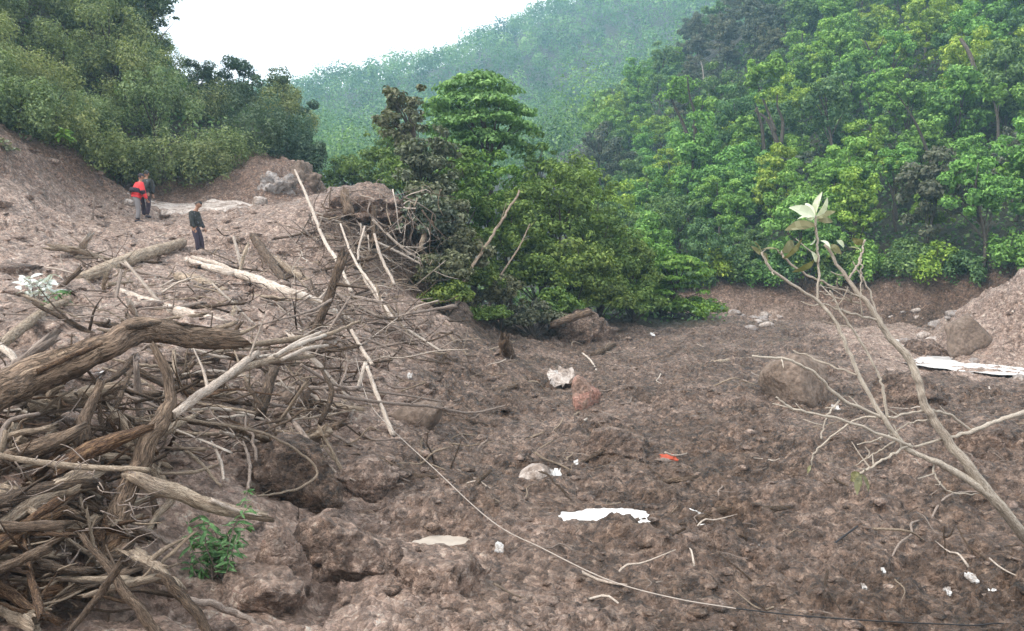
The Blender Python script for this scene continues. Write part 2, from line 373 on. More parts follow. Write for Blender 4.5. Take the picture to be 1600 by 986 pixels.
def mat_rock(name, cols, scale=2.0, bump=.6, rough=.85):
    s = NT(name); tc = s.n('TexCoord').outputs['Object']; a = s.noise(tc, scale, 6, .65, .6); b = s.noise(tc, scale * 7, 4, .6)
    k = len(cols) - 1
    c = s.ramp(a, [(.3 + .4 * i / k, col) for i, col in enumerate(cols)])
    c = s.mix(.65, c, s.ramp(b, [(.3, (.2,) * 3), (.7, (.8,) * 3)]), 'OVERLAY')
    geo = s.n('NewGeometry').outputs['Position']; c = s.mix(s.ramp(s.noise(geo, 2.6, 6, .7, .6), [(.48, (0, 0, 0)), (.58, (.8,) * 3)]), c, s.ramp(b, [(.35, (.08, .055, .042)), (.65, (.22, .165, .13))]))
    s.pbr(c, rough, s.bump(s.math('ADD', a, s.math('MULTIPLY', b, .8)), bump, .10), .3); return s.m
def mat_plain(name, col, rough=.8, var=.25, scale=14, bump=.2):
    s = NT(name); tc = s.n('TexCoord').outputs['Object']; a = s.noise(tc, scale, 4, .6)
    c = s.mix(var, col + (1,), s.ramp(a, [(.3, (.25,) * 3), (.7, (.75,) * 3)]), 'OVERLAY')
    s.pbr(c, rough, s.bump(a, bump, .02), .25); return s.m
M = {}
M['mud'] = mat_ground()
M['bark_dark'] = mat_wood('dark wet bark', [(.035, .025, .018), (.10, .07, .05), (.17, .12, .085), (.34, .25, .17)], .9, 2.2)
M['bark_brown'] = mat_wood('brown bark', [(.06, .042, .030), (.15, .105, .075), (.27, .195, .14), (.42, .32, .23)], .9, 2.2)
M['bark_red'] = mat_wood('torn reddish wood', [(.055, .030, .020), (.14, .082, .052), (.28, .17, .10), (.52, .36, .20)], 1, 2.0, mud=.3)
M['wood_tan'] = mat_wood('weathered tan wood', [(.19, .14, .10), (.33, .26, .195), (.46, .375, .29), (.60, .50, .40)], .7, 2.0, mud=.4)
M['wood_pale'] = mat_wood('peeled pale wood', [(.30, .24, .19), (.48, .41, .35), (.60, .53, .47), (.72, .66, .60)], .5, 2.0, mud=.35)
M['twig_grey'] = mat_wood('grey twig bark', [(.15, .12, .10), (.27, .22, .19), (.40, .34, .30)], .5, 2.0, mud=.3)
M['sap_bark'] = mat_wood('sapling bark', [(.26, .22, .18), (.42, .37, .31), (.55, .49, .42), (.66, .60, .52)], .5, 3.0, mud=.25)
M['tree_bark'] = mat_wood('forest bark', [(.045, .038, .030), (.10, .085, .07), (.20, .175, .15)], .8, 2.0, mud=0)
M['tree_bark_pale'] = mat_wood('pale dead trunk', [(.20, .18, .16), (.36, .33, .30), (.52, .49, .46)], .7, 2.0, mud=0)
M['rock_grey'] = mat_rock('grey rock', [(.14, .12, .11), (.27, .24, .225), (.42, .385, .365)])
M['rock_brown'] = mat_rock('mud coated boulder', [(.085, .060, .045), (.15, .112, .088), (.22, .172, .140)], 1.4, .6)
M['rock_pale'] = mat_rock('pale rock', [(.24, .20, .175), (.40, .345, .31), (.54, .49, .45)])
M['rock_red'] = mat_rock('reddish rock', [(.16, .085, .065), (.34, .185, .145), (.46, .32, .27)], 2.5)
M['silt'] = mat_rock('earth lump', [(.17, .125, .10), (.27, .21, .172), (.38, .30, .255)], 2.6, .9)
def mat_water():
    s = NT('silt water with painted sky white'); geo = s.n('NewGeometry').outputs['Position']
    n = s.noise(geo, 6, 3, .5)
    s.pbr(s.ramp(s.noise(geo, 2.2, 4, .6), [(.3, (.72, .70, .67)), (.7, (.86, .86, .86))]), .12, s.bump(n, .08, .02), .6); return s.m  # white reflection of the sky put into the base colour, along with pale silt
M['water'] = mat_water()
G = {  # leaf colours
    'hill_l': [(0.083, 0.112, 0.062), (0.15, 0.191, 0.089), (0.226, 0.264, 0.123), (0.331, 0.351, 0.189)],
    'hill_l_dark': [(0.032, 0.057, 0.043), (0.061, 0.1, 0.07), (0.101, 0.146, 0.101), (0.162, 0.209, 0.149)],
    'hill_r': [(0.087, 0.155, 0.054), (0.161, 0.29, 0.082), (0.247, 0.418, 0.112), (0.388, 0.563, 0.159)],
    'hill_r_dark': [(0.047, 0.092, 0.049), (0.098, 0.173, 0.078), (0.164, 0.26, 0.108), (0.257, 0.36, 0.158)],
    'hill_r_lime': [(0.114, 0.181, 0.038), (0.22, 0.323, 0.062), (0.342, 0.456, 0.09), (0.507, 0.597, 0.137)],
    'hill_grey': [(0.065, 0.073, 0.062), (0.111, 0.12, 0.101), (0.169, 0.182, 0.15), (0.247, 0.26, 0.221)],
    'clump': [(0.064, 0.107, 0.036), (0.126, 0.185, 0.051), (0.202, 0.271, 0.071), (0.305, 0.37, 0.105)],
    'clump_bright': [(0.066, 0.131, 0.028), (0.123, 0.232, 0.045), (0.203, 0.331, 0.07), (0.304, 0.427, 0.114)],
    'clump_olive': [(0.07, 0.114, 0.035), (0.119, 0.186, 0.053), (0.175, 0.258, 0.078), (0.249, 0.344, 0.114)],
    'umbrella': [(0.066, 0.133, 0.053), (0.127, 0.24, 0.081), (0.213, 0.367, 0.128), (0.332, 0.506, 0.198)],
    'dusty': [(.062, .066, .048), (.115, .120, .085), (.185, .190, .138), (.33, .34, .26)],
    'far': [(0.051, 0.109, 0.062), (0.094, 0.184, 0.09), (0.143, 0.256, 0.117), (0.214, 0.338, 0.161)],
    'plant': [(.03, .075, .03), (.06, .135, .05), (.10, .20, .075), (.20, .30, .17)],
}
for k, v in G.items(): M[k] = mat_leaf('leaves ' + k, v, var=.25 if k in ('umbrella', 'plant') else .75)
M['silver'] = mat_leaf('silvery leaves', [(.42, .45, .45), (.58, .61, .60), (.75, .77, .76)], .2, .2)
M['sapleaf_white'] = mat_leaf('pale leaf underside', [(.42, .46, .34), (.56, .60, .47), (.68, .70, .58)], .1, .25)
M['sapleaf_olive'] = mat_leaf('withering olive leaf', [(.10, .10, .05), (.17, .16, .09), (.26, .25, .16)], .3, .3)
M['white'] = mat_rock('dirty white scrap', [(.36, .35, .33), (.50, .49, .48), (.60, .60, .60)], 9, .3)
M['orange'] = mat_plain('orange red scrap', (.33, .060, .028), .6, .5)
M['cable'] = mat_plain('black cable', (.02, .02, .022), .45, .2)
M['cable_mud'] = mat_plain('mud dried cable', (.33, .285, .25), .7, .35)

# ------------------------------------------------------------------ ground
def detail(xs, yv):
    """clods, slabs and cracks on top of the smooth terrain"""
    fm = flatmask(xs, yv)
    near = 1 - sstep(44, 60, np.hypot(xs, yv))
    wx = xs + .12 * n2(xs, yv, .5, 11); wy = yv + .12 * n2(xs, yv, .5, 12)
    wx2 = xs + .05 * n2(xs, yv, .18, 13); wy2 = yv + .05 * n2(xs, yv, .18, 14)
    a, va = worley(wx, wy, .62, 3); b, vb = worley(wx2, wy2, .27, 31); c, vc = worley(wx2, wy2, .12, 77)
    dome = lambda d, w: np.clip(1 - (d / w) ** 2, 0, 1)
    clod = .10 * dome(a, .70) * va + .040 * dome(b, .62) ** .8 * (.1 + vb) + .034 * dome(c, .60) ** .8 * (.2 + vc)
    st = n2(xs * .45 + yv * .2, yv, .20, 18)
    rough = .55 + .45 * n2(xs, yv, 1.8, 15)
    rdg = lambda s, sd, ax=1.0: .5 - np.abs(perlin(np.stack([(wx2 + .25 * wy2) / s, wy2 * ax / s, np.full_like(wx2, sd + .3)], 1))) * 1.7
    jag = .20 * rdg(1.0, 101, .8) + .135 * rdg(.47, 102, .85) + .085 * rdg(.23, 103) + .05 * rdg(.12, 104)
    fl = clod * np.clip(rough * 1.3 + .2, .15, 1.4) + jag * np.clip(.75 + .9 * n2(xs, yv, 1.6, 28), .2, 1.6) + .05 * n2(xs, yv, .36, 16) + .05 * (.4 - np.abs(st)) + .03 * n2(xs, yv, .12, 17)
    # banks: slabs and steps, cracks between them
    s1, sv = worley(xs + .5 * n2(xs, yv, 1.6, 21), (yv + .5 * n2(xs, yv, 1.6, 22)) * 1.0, 1.25, 55)
    crack = -.10 * sstep(.45, .8, s1 * 1.0) + .16 * (sv - .5)
    bank = crack * 1.1 + .17 * (.35 - np.abs(n2(xs, yv, .8, 23))) + .09 * n2(xs, yv, .3, 24) + .6 * clod + .018 * n2(xs, yv, .1, 25)
    dz = fl * fm + bank * (1 - fm)
    er = sstep(14.5, 16.5, xs) * sstep(24, 25.5, yv) * (1 - sstep(31, 33, yv)) + sstep(9, 12, xs) * sstep(45.2, 46.2, yv - .0 * xs) * .8
    er = np.maximum(er, sstep(9, 12, xs) * sstep(-1.5, -.5, yv - np.interp(xs, [13, 18, 22, 26], [46.5, 46, 43.5, 40.5])) * (yv > 38))
    slipf = (1 - sstep(-9, -8, xs)) * sstep(5.2, 6, H0(xs, yv)) * (1 - sstep(38, 40, yv))
    dz = dz + np.clip(er, 0, 1) * (.55 * (.35 - np.abs(n2(xs, yv * .45, .9, 91))) + .22 * n2(xs, yv, .35, 92)) + slipf * (.35 * (.3 - np.abs(n2(xs, yv * .4, 1.1, 93))) + .12 * n2(xs, yv, .3, 94))
    wet = 1 - sstep(1.2, 2.4, seg_dist(xs, yv, STREAM))
    pud = np.ones(len(xs))
    for (qx, qy, qz, rx, ry) in PUDDLES:
        e = np.hypot((xs - qx) / rx, (yv - qy) / ry); pud = np.minimum(pud, sstep(1.3, 2.6, e))
    dz *= near * (1 - .45 * wet) * (.05 + .95 * pud)
    return dz, fm, wet
def Hd(x, y):
    x = np.atleast_1d(np.asarray(x, float)); y = np.atleast_1d(np.asarray(y, float)); return H(x, y) + detail(x, y)[0]
def build_ground():
    t = np.concatenate([np.linspace(-1.7, -.82, 60)[:-1], np.linspace(-.82, .82, 800), np.linspace(.82, 1.7, 60)[1:]])
    ys = np.concatenate([np.linspace(-12, 2.4, 10)[:-1], 2.4 * (60 / 2.4) ** np.linspace(0, 1, 700), 60 * (680 / 60) ** np.linspace(0, 1, 120)[1:]])
    Tt, Yy = np.meshgrid(t, ys); X = Tt * (np.maximum(Yy, 0) + 1.6) * np.where(Yy < 2.4, 1 + (2.4 - Yy) * .4, 1)
    x, y = X.ravel(), Yy.ravel()
    h0 = H(x, y); z = h0.copy(); r = np.hypot(x, y)
    k = np.where((r < 62) & (y > 2))[0]; xs, yv = x[k], y[k]
    dz, fm, wet = detail(xs, yv)
    z[k] += dz
    # material zones: pale dried silt on the left bank, dark soil on the field
    at_ = {q: np.zeros(len(x)) for q in ('dry', 'red', 'forest')}
    pn = n2(xs, yv, 2.2, 31) * .35 + n2(xs, yv, .7, 32) * .25
    left = 1 - fm
    up = sstep(9, 15, yv)
    at_['dry'][k] = np.clip(left * (.72 + .42 * up) + pn * .8 + fm * .12 + .45 * (1 - sstep(7, 10, yv)) * (1 - sstep(-1.5, 2.5, xs)) + .75 * (1 - sstep(1.2, 4.5, seg_dist(xs, yv, STREAM) + 1.2 * n2(xs, yv, 1.5, 33))) + .6 * sstep(14.5, 16, xs) * sstep(24, 26, yv) * (1 - sstep(33, 36, yv)), 0, 1)
    at_['dry'][k] *= 1 - .55 * sstep(21, 26, yv) * sstep(-9, -5, xs) * (1 - fm)
    # bare slip face under the left wood
    zz = z[k]
    slip = sstep(5.0, 6.3, zz) * (xs < -8) + sstep(30.6, 31.6, yv) * (xs < -6)
    at_['red'][k] = np.clip(slip, 0, 1) * (yv < 40) * .9 + .55 * (xs > 9) * sstep(.5, 1.2, zz) * (yv > 40) + .8 * (1 - sstep(6.4, 7.6, yv)) * (1 - sstep(-3.6, -2.7, xs))
    at_['dry'][k] = np.clip(at_['dry'][k] - .45 * np.clip(slip, 0, 1), 0, 1)
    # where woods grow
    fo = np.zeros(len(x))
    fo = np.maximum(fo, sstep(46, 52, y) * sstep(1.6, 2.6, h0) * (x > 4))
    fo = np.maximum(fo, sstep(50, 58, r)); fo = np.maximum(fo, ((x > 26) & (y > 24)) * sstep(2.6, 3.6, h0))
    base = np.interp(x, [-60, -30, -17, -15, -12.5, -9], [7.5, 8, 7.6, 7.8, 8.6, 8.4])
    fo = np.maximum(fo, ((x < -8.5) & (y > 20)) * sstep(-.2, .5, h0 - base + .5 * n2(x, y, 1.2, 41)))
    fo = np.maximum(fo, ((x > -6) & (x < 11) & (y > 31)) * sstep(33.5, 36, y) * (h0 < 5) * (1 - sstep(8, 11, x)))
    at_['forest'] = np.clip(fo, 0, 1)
    nr, nc = Tt.shape; i = np.arange(nr - 1)[:, None] * nc; j = np.arange(nc - 1)[None]
    Q = np.stack([i + j, i + j + 1, i + nc + j + 1, i + nc + j], -1).reshape(-1, 4)
    me = mk('ground', np.stack([x, y, z], 1), Q, None, M['mud'], True, None, at_)
    ob('ground', me, kind='structure', label='churned brown mud of the slide with banks and hills')
build_ground()

def clods():
    """loose lumps of earth all over the slide: nobody could count them"""
    rs = np.random.RandomState(5); V1, F1 = ico(1); var = [rockverts(1, 900 + i, .6, 4, 1.3, .35)[0] for i in range(12)]
    n = 4200; Y = 4.6 * (34 / 4.6) ** rs.rand(n); X = (rs.rand(n) * 1.9 - .95) * (Y + 1)
    fm = flatmask(X, Y); keep = rs.rand(n) < (.35 + .65 * fm)
    for (qx, qy, qz, rx, ry) in PUDDLES: keep &= np.hypot((X - qx) / rx, (Y - qy) / ry) > 1.35
    keep &= seg_dist(X, Y, STREAM) > 1.6
    X, Y = X[keep], Y[keep]; Z = Hd(X, Y); n = len(X)
    S = np.clip(.019 * np.exp(rs.normal(size=n) * .6) * (1 + Y * .05), .012, .12)
    Vs = []
    for i in range(n):
        a = rs.rand() * 6.28; c, s = cos(a), sin(a)
        v = var[i % 12] * S[i] * np.array([1.4, 1.1, .5]); v = np.stack([v[:, 0] * c - v[:, 1] * s, v[:, 0] * s + v[:, 1] * c, v[:, 2]], 1)
        Vs.append(v + np.array([X[i], Y[i], Z[i] + S[i] * .05]))
    Fs = (F1[None] + (np.arange(n) * len(V1))[:, None, None]).reshape(-1, 3)
    d = np.repeat(np.clip(.42 + .5 * (1 - flatmask(X, Y)) + rs.normal(size=n) * .28, 0, 1), len(V1))
    me = mk('mud_clods', np.concatenate(Vs), None, Fs, M['mud'], True, None, {'dry': d, 'red': d * 0, 'forest': d * 0})
    ob('mud_clods', me, label='loose crumbly clods of mud strewn over the slide', cat='mud', kind='stuff')
clods()

M['water_mud'] = mat_plain('muddy water', (.40, .35, .30), .15, .3, 5, .1)
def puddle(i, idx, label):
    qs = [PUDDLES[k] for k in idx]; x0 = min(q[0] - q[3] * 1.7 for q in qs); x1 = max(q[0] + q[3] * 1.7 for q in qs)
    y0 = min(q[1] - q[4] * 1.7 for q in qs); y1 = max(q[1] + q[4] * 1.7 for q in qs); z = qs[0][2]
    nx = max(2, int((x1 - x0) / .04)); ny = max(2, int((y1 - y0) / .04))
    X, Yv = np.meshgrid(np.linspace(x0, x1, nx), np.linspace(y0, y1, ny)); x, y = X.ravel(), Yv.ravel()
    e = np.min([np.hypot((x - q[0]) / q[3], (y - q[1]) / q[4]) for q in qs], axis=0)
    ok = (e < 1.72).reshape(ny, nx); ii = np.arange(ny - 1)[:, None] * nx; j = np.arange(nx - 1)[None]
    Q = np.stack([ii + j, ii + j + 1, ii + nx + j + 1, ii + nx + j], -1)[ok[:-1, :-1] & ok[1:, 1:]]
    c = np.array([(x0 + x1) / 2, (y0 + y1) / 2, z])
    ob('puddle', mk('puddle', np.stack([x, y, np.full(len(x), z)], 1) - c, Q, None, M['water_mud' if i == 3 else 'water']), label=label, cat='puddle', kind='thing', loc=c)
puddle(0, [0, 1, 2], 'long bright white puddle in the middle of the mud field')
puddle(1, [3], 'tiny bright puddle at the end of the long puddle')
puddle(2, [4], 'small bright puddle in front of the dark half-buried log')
puddle(3, [5], 'pale shallow puddle between the cracked bank and the cable')
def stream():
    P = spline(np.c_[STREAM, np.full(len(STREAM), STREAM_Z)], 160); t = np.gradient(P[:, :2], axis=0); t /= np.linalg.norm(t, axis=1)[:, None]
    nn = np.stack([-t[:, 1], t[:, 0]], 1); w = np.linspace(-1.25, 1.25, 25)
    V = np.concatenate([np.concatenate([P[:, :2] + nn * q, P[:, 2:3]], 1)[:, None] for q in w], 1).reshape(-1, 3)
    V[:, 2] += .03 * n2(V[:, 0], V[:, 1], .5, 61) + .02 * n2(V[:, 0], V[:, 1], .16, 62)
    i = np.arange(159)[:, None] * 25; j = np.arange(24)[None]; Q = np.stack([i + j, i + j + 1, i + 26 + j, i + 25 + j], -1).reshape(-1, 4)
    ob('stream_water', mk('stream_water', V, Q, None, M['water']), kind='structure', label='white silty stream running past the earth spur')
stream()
# ------------------------------------------------------------------ foliage
def leafquads(C, Nrm, S, rs, aspect=.55, fold=.18):
    n = len(C); Nrm = Nrm / (np.linalg.norm(Nrm, axis=1)[:, None] + 1e-9)
    r = rs.normal(size=(n, 3)); t = np.cross(Nrm, r); t /= np.linalg.norm(t, axis=1)[:, None] + 1e-9; b = np.cross(Nrm, t)
    S = S[:, None]
    V = np.stack([C - t * S * .5, C + b * S * aspect * .5 + Nrm * S * fold, C + t * S * .5 - Nrm * S * fold * .6, C - b * S * aspect * .5 + Nrm * S * fold], 1)
    return V.reshape(-1, 3), np.arange(n * 4).reshape(n, 4)
def crown_pts(style, rs, nclump, h, w, base):
    """clump centres and radii of a crown of height h-base and width w, trunk foot at the origin"""
    C, R = [], []
    ch = h - base; tries = 0
    while len(C) < nclump and tries < nclump * 60:
        tries += 1
        if style == 'umbrella':
            lvl = rs.choice([0, 1, 2, 3], p=[.30, .30, .24, .16]); rad = [.62, .92, 1.0, .85][lvl] * w / 2
            a = rs.rand() * 2 * pi; q = np.sqrt(rs.rand()); x, y = cos(a) * q * rad, sin(a) * q * rad
            z = h - ch * (.06 + .20 * lvl) - ch * .16 * q * q; r = w * (.085 + .04 * rs.rand())
        else:
            d = rs.normal(size=3); d /= np.linalg.norm(d); q = rs.rand() ** .42
            if style == 'round': sx, z0 = 1.0, 0
            if style == 'tall': sx, z0 = 1.0, 0
            if style == 'bush': d[2] = abs(d[2]) * 1.1 - .35
            if style == 'ragged': q = rs.rand() ** .3 * (.7 + .5 * rs.rand())
            x, y, z = d[0] * q * w * .50, d[1] * q * w * .50, base + ch * (.5 + .46 * d[2] * q)
            taper = 1 - .35 * max(0, (z - base) / ch - .5) * (style != 'ragged'); x *= taper; y *= taper
            r = w * (.06 + .13 * rs.rand() ** 1.5) * (1 if style != 'tall' else 1.15) * min(1.15, (38 / nclump) ** .3)
        p = np.array([x, y, z])
        if all(np.linalg.norm(p - c) > .62 * min(r, rr) for c, rr in zip(C, R)): C.append(p); R.append(r)
    return np.array(C), np.array(R)
def crown(style, seed, h, w, base, nclump, nleaf, leaf, mat, flat=.62, droop=0.0, aspect=.55):
    rs = np.random.RandomState(seed); C, R = crown_pts(style, rs, nclump, h, w, base)
    k = rs.choice(len(C), nleaf, p=R ** 2 / (R ** 2).sum())
    d = rs.normal(size=(nleaf, 3)); d /= np.linalg.norm(d, axis=1)[:, None]
    if style == 'umbrella': flat = .38; d[:, 2] = np.abs(d[:, 2]) * 1.0 - .12
    else: d[:, 2] += .22
    q = (.55 + .5 * rs.rand(nleaf))[:, None]
    P = C[k] + d * q * R[k][:, None] * np.array([1, 1, flat])
    P += .10 * w * np.stack([perlin(P * 1.7 / max(leaf * 5, .3) * .3 + i * 31) for i in range(3)], 1) * .5
    P[:, 2] -= droop * rs.rand(nleaf) ** 2
    nr = d * 1.0 + np.array([0, 0, .55]) + rs.normal(size=(nleaf, 3)) * .34
    V, Q = leafquads(P, nr, leaf * (.6 + .8 * rs.rand(nleaf)), rs, aspect)
    lv = np.clip(.45 + .22 * rs.normal(size=nleaf) + .25 * (rs.rand(len(C))[k] - .5), 0, 1)
    return mk('crown', V, Q, None, M[mat], False, {'lv': lv}), C, R
def trunkmesh(seed, h, base, C, rad, mat='tree_bark', nlimb=7, lean=(0, 0)):
    rs = np.random.RandomState(seed + 5); mb = MB(); top = h * .86
    P = np.array([[0, 0, -.5], [rs.normal() * .05 * h, rs.normal() * .05 * h, base * .6 + .1], [lean[0] * .6 + rs.normal() * .04 * h, lean[1] * .6, (base + top) / 2], [lean[0], lean[1], top]])
    S, _ = tube(mb, P, [rad, rad * .8, rad * .5, rad * .14], 7, 14, .10, seed)
    for i in rs.choice(len(C), min(nlimb, len(C)), replace=False):
        c = C[i]; k = int(np.clip((c[2] * .62) / top * 13, 3, 11)); s = S[k]
        tube(mb, [s, s * .45 + c * .55 + np.array([0, 0, .02 * h]), c], [rad * .42, rad * .26, rad * .07], 5, 8, .08, seed + int(i))
    return mb.mesh('trunk', M[mat])
def proto(style, seed, h, w, base, nclump, nleaf, leaf, mat, rad=None, bark='tree_bark', **kw):
    cm, C, R = crown(style, seed, h, w, base, nclump, nleaf, leaf, mat, **kw)
    return (trunkmesh(seed, h, base, C, rad or h * .018, bark), cm)
def plant_tree(name, pr, loc, rz, s, label, group=None, cat='tree', sz=None):
    o = ob(name, None, None, label, cat, group, loc=loc); o.rotation_euler = (0, 0, rz); o.scale = (s, s, sz or s)
    ob('trunk', pr[0], o); ob('crown', pr[1], o); return o
def scatter(n, region, dmin, seed, xr, yr):
    """positions kept dmin apart inside region(x, y, h)"""
    rs = np.random.RandomState(seed); out = []; grid = {}
    X = xr[0] + rs.rand(n) * (xr[1] - xr[0]); Yv = yr[0] + rs.rand(n) * (yr[1] - yr[0]); Z = H(X, Yv); ok = region(X, Yv, Z)
    for x, y, z in zip(X[ok], Yv[ok], Z[ok]):
        dm = dmin(y) if callable(dmin) else dmin; c = (int(x // 6), int(y // 6))
        if all((x - a) ** 2 + (y - b) ** 2 > dm * dm for i in (-1, 0, 1) for j in (-1, 0, 1) for a, b in grid.get((c[0] + i, c[1] + j), [])):
            grid.setdefault(c, []).append((x, y)); out.append((x, y, z))
    return out
def pxof(x, y, z):
    d = np.stack([x, y, z - 3], -1); f = d @ FW; return CX + FPX * d[..., 0] / f, CY - FPX * (d @ UP) / f

# right hillside: broadleaf wood, trees told apart by kind only
PR = {k: [proto(st, s, h, w, b, nc, nl, lf, k2, bark=bk) for (st, s, h, w, b, nc, nl, lf, k2, bk) in v] for k, v in {
    'green': [('round', 11, 6.2, 4.8, 1.0, 72, 6439, .25, 'hill_r', 'tree_bark'), ('tall', 12, 7.8, 3.8, 1.5, 72, 5979, .25, 'hill_r', 'tree_bark'), ('ragged', 13, 6.6, 5.0, 1.4, 61, 5290, .27, 'hill_r', 'tree_bark'), ('ragged', 19, 8.6, 3.8, 3.8, 43, 3679, .25, 'hill_r', 'tree_bark')],
    'dark': [('round', 14, 5.6, 5.0, .6, 72, 5979, .25, 'hill_r_dark', 'tree_bark'), ('ragged', 15, 6.8, 4.6, 1.4, 54, 4830, .26, 'hill_r_dark', 'tree_bark'), ('ragged', 20, 8.2, 3.6, 3.6, 39, 3219, .25, 'hill_r_dark', 'tree_bark')],
    'lime': [('tall', 16, 7.0, 3.6, 1.4, 64, 5060, .24, 'hill_r_lime', 'tree_bark'), ('ragged', 17, 5.6, 4.4, 1.0, 54, 4830, .25, 'hill_r_lime', 'tree_bark')],
    'grey': [('ragged', 18, 7.0, 4.4, 1.8, 50, 3909, .27, 'hill_grey', 'tree_bark')]}.items()}
LAB = {'green': ['fresh green round-crowned tree', 'fresh green tall slim tree', 'fresh green ragged tree', 'tall bare-trunked green tree'], 'dark': ['dark green round bushy tree', 'dark green ragged tree', 'tall bare-trunked dark tree'],
       'lime': ['yellow-green tall tree', 'yellow-green ragged tree'], 'grey': ['thin greyish tree']}
def zone(px, py):
    a = 'above the bank' if py > 350 else 'low' if py > 260 else 'halfway up' if py > 150 else 'high' if py > 50 else 'highest'
    b = 'beside the middle clump' if px < 1060 else 'behind the sapling' if px < 1240 else 'right of the sapling' if px < 1420 else 'near the right edge'
    return a + ' on right hill ' + b
def reg_right(X, Y, Z):
    px, py = pxof(X, Y, Z + 3)
    return (((Y > 48 - np.maximum(0, X - 17) * .75) & (X > 6)) | (X > 28)) & (Z > 1.9) & (np.hypot(X, Y) < 150) & (px > 930) & (px < 1760) & (py > -110) & (Y > 30)
rs = random.Random(3)
pos = scatter(9000, reg_right, lambda y: 2.5 + .012 * y, 21, (4, 95), (34, 145))
pos.sort(key=lambda p: p[1]); pos = pos[:330]
for (x, y, z) in pos:
    u = float(n2(np.array([x]), np.array([y]), 11, 71)[0]) + rs.gauss(0, .22)
    px, py = pxof(x, y, z + 3.)
    k = 'lime' if u > .24 else 'dark' if u < -.18 else 'green'
    if 1060 < px < 1240 and py < 150 and rs.random() < .75: k = 'grey'
    elif rs.random() < .05: k = 'grey'
    if py > 330 and rs.random() < .35: k = 'dark'
    vi = rs.randrange(len(PR[k])); vi = rs.randrange(2) if (k, vi) in (('green', 3), ('dark', 2)) and rs.random() < .6 else vi; pr = PR[k][vi]; s = rs.uniform(.72, 1.22) * (1 if y > 56 else .8)
    plant_tree('broadleaf_tree', pr, (x, y, z - .2), rs.random() * 6.3, s, ('small ' if s < .84 else 'big ' if s > 1.04 else '') + LAB[k][vi] + ' ' + zone(px, py), 'wood on the right hillside', sz=s * rs.uniform(.9, 1.2))

# left hillside
PL = [proto('ragged', 31, 5.0, 4.4, .5, 44, 7600, .15, 'hill_l', droop=.5, aspect=.4), proto('ragged', 32, 5.6, 4.0, .9, 38, 6600, .16, 'hill_l', droop=.6, aspect=.4), proto('bush', 33, 3.4, 4.6, .1, 44, 7600, .14, 'hill_l', droop=.6, aspect=.4)]
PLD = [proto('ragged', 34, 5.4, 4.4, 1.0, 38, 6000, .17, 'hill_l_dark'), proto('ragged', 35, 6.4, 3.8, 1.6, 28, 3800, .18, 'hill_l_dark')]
def reg_left(X, Y, Z):
    b = np.interp(X, [-60, -30, -17, -15, -12.5, -9], [7.5, 8, 7.9, 8.0, 8.5, 8.3]); px, py = pxof(X, Y, Z + 2)
    return (X < -8.6) & (Z > b) & (px > -160) & (px < 500) & (py > -60) & (Y > 21) & (Y < 62)
for (x, y, z) in scatter(7000, reg_left, 1.75, 22, (-45, -8), (21, 60)):
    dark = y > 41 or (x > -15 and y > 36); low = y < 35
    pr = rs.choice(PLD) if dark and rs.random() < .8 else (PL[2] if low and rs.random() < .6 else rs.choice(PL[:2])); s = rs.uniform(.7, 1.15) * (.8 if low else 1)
    px, py = pxof(x, y, z + 2.5)
    lab = ('small ' if s < .78 else 'big ' if s > .98 else '') + (['dark blue-green round tree', 'dark blue-green gaunt tree'][PLD.index(pr)] if pr in PLD else ['dull green round tree', 'dull green ragged tree', 'low dull green bush'][PL.index(pr)]) + \
        (' high' if py < 60 else ' halfway up' if py < 150 else ' low') + ' on the left hillside ' + ('at the left edge' if px < 100 else 'above the people' if px < 260 else 'left of the sky gap' if px < 380 else 'above the rock outcrop')
    tp = pxof(x, y, z + s * 5.2); q0 = float(np.interp(tp[0], [215, 245, 300, 330, 440, 495], [-60, 10, 88, 100, 105, 215]))
    if tp[1] < q0 and tp[0] > 225: continue
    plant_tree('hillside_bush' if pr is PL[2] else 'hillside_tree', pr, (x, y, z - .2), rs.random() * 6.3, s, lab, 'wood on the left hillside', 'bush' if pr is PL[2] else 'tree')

for i, (px, pt, pb, w, Y, m, lab) in enumerate([(150, 190, 262, 100, 30.5, 'hill_l', 'green bush hanging over the slip face left of the people'), (195, 205, 280, 90, 32.5, 'hill_l', 'dull bush just above the person in red'), (255, 200, 300, 120, 33.5, 'hill_l', 'soft olive bush drooping over the bank right of the people'), (305, 215, 300, 100, 34.5, 'hill_l', 'willowy bush drooping above the pale track'),
        (350, 185, 275, 110, 36, 'hill_l', 'rounded green bush above the pale track'), (400, 160, 250, 100, 37.5, 'hill_l_dark', 'dark bush above the rock outcrop'), (450, 150, 262, 90, 38.5, 'hill_l_dark', 'dark bushy tree at the right end of the left hill'), (90, 150, 225, 110, 29.5, 'hill_l', 'green bush above the bare slip face'), (30, 120, 195, 120, 27.5, 'hill_l', 'dull green bush above the slip face at the left edge'), (478, 200, 275, 50, 38, 'hill_l_dark', 'small dark bush at the tip of the left hill'), (300, 118, 212, 110, 41, 'hill_l', 'dull green bush below the dark crest trees'), (345, 130, 215, 100, 42, 'hill_l_dark', 'dark bush below the crest, left of the sky gap'), (255, 110, 205, 100, 40, 'hill_l', 'rounded bush high above the person in red')]):
    top = at(px, pt, Y); bot = at(px, pb, Y); h = top[2] - bot[2]; wd = w * Y / FPX
    cm, C, R = crown('ragged', 350 + i, h, wd * 1.1, .05, 44, 5600, .14, m, droop=.7, aspect=.4); o = ob('overhanging_bush', None, None, lab, 'bush', 'bushes along the edge of the slip', loc=bot)
    ob('trunk', trunkmesh(350 + i, h, .1, C, .05), o); ob('crown', cm, o)
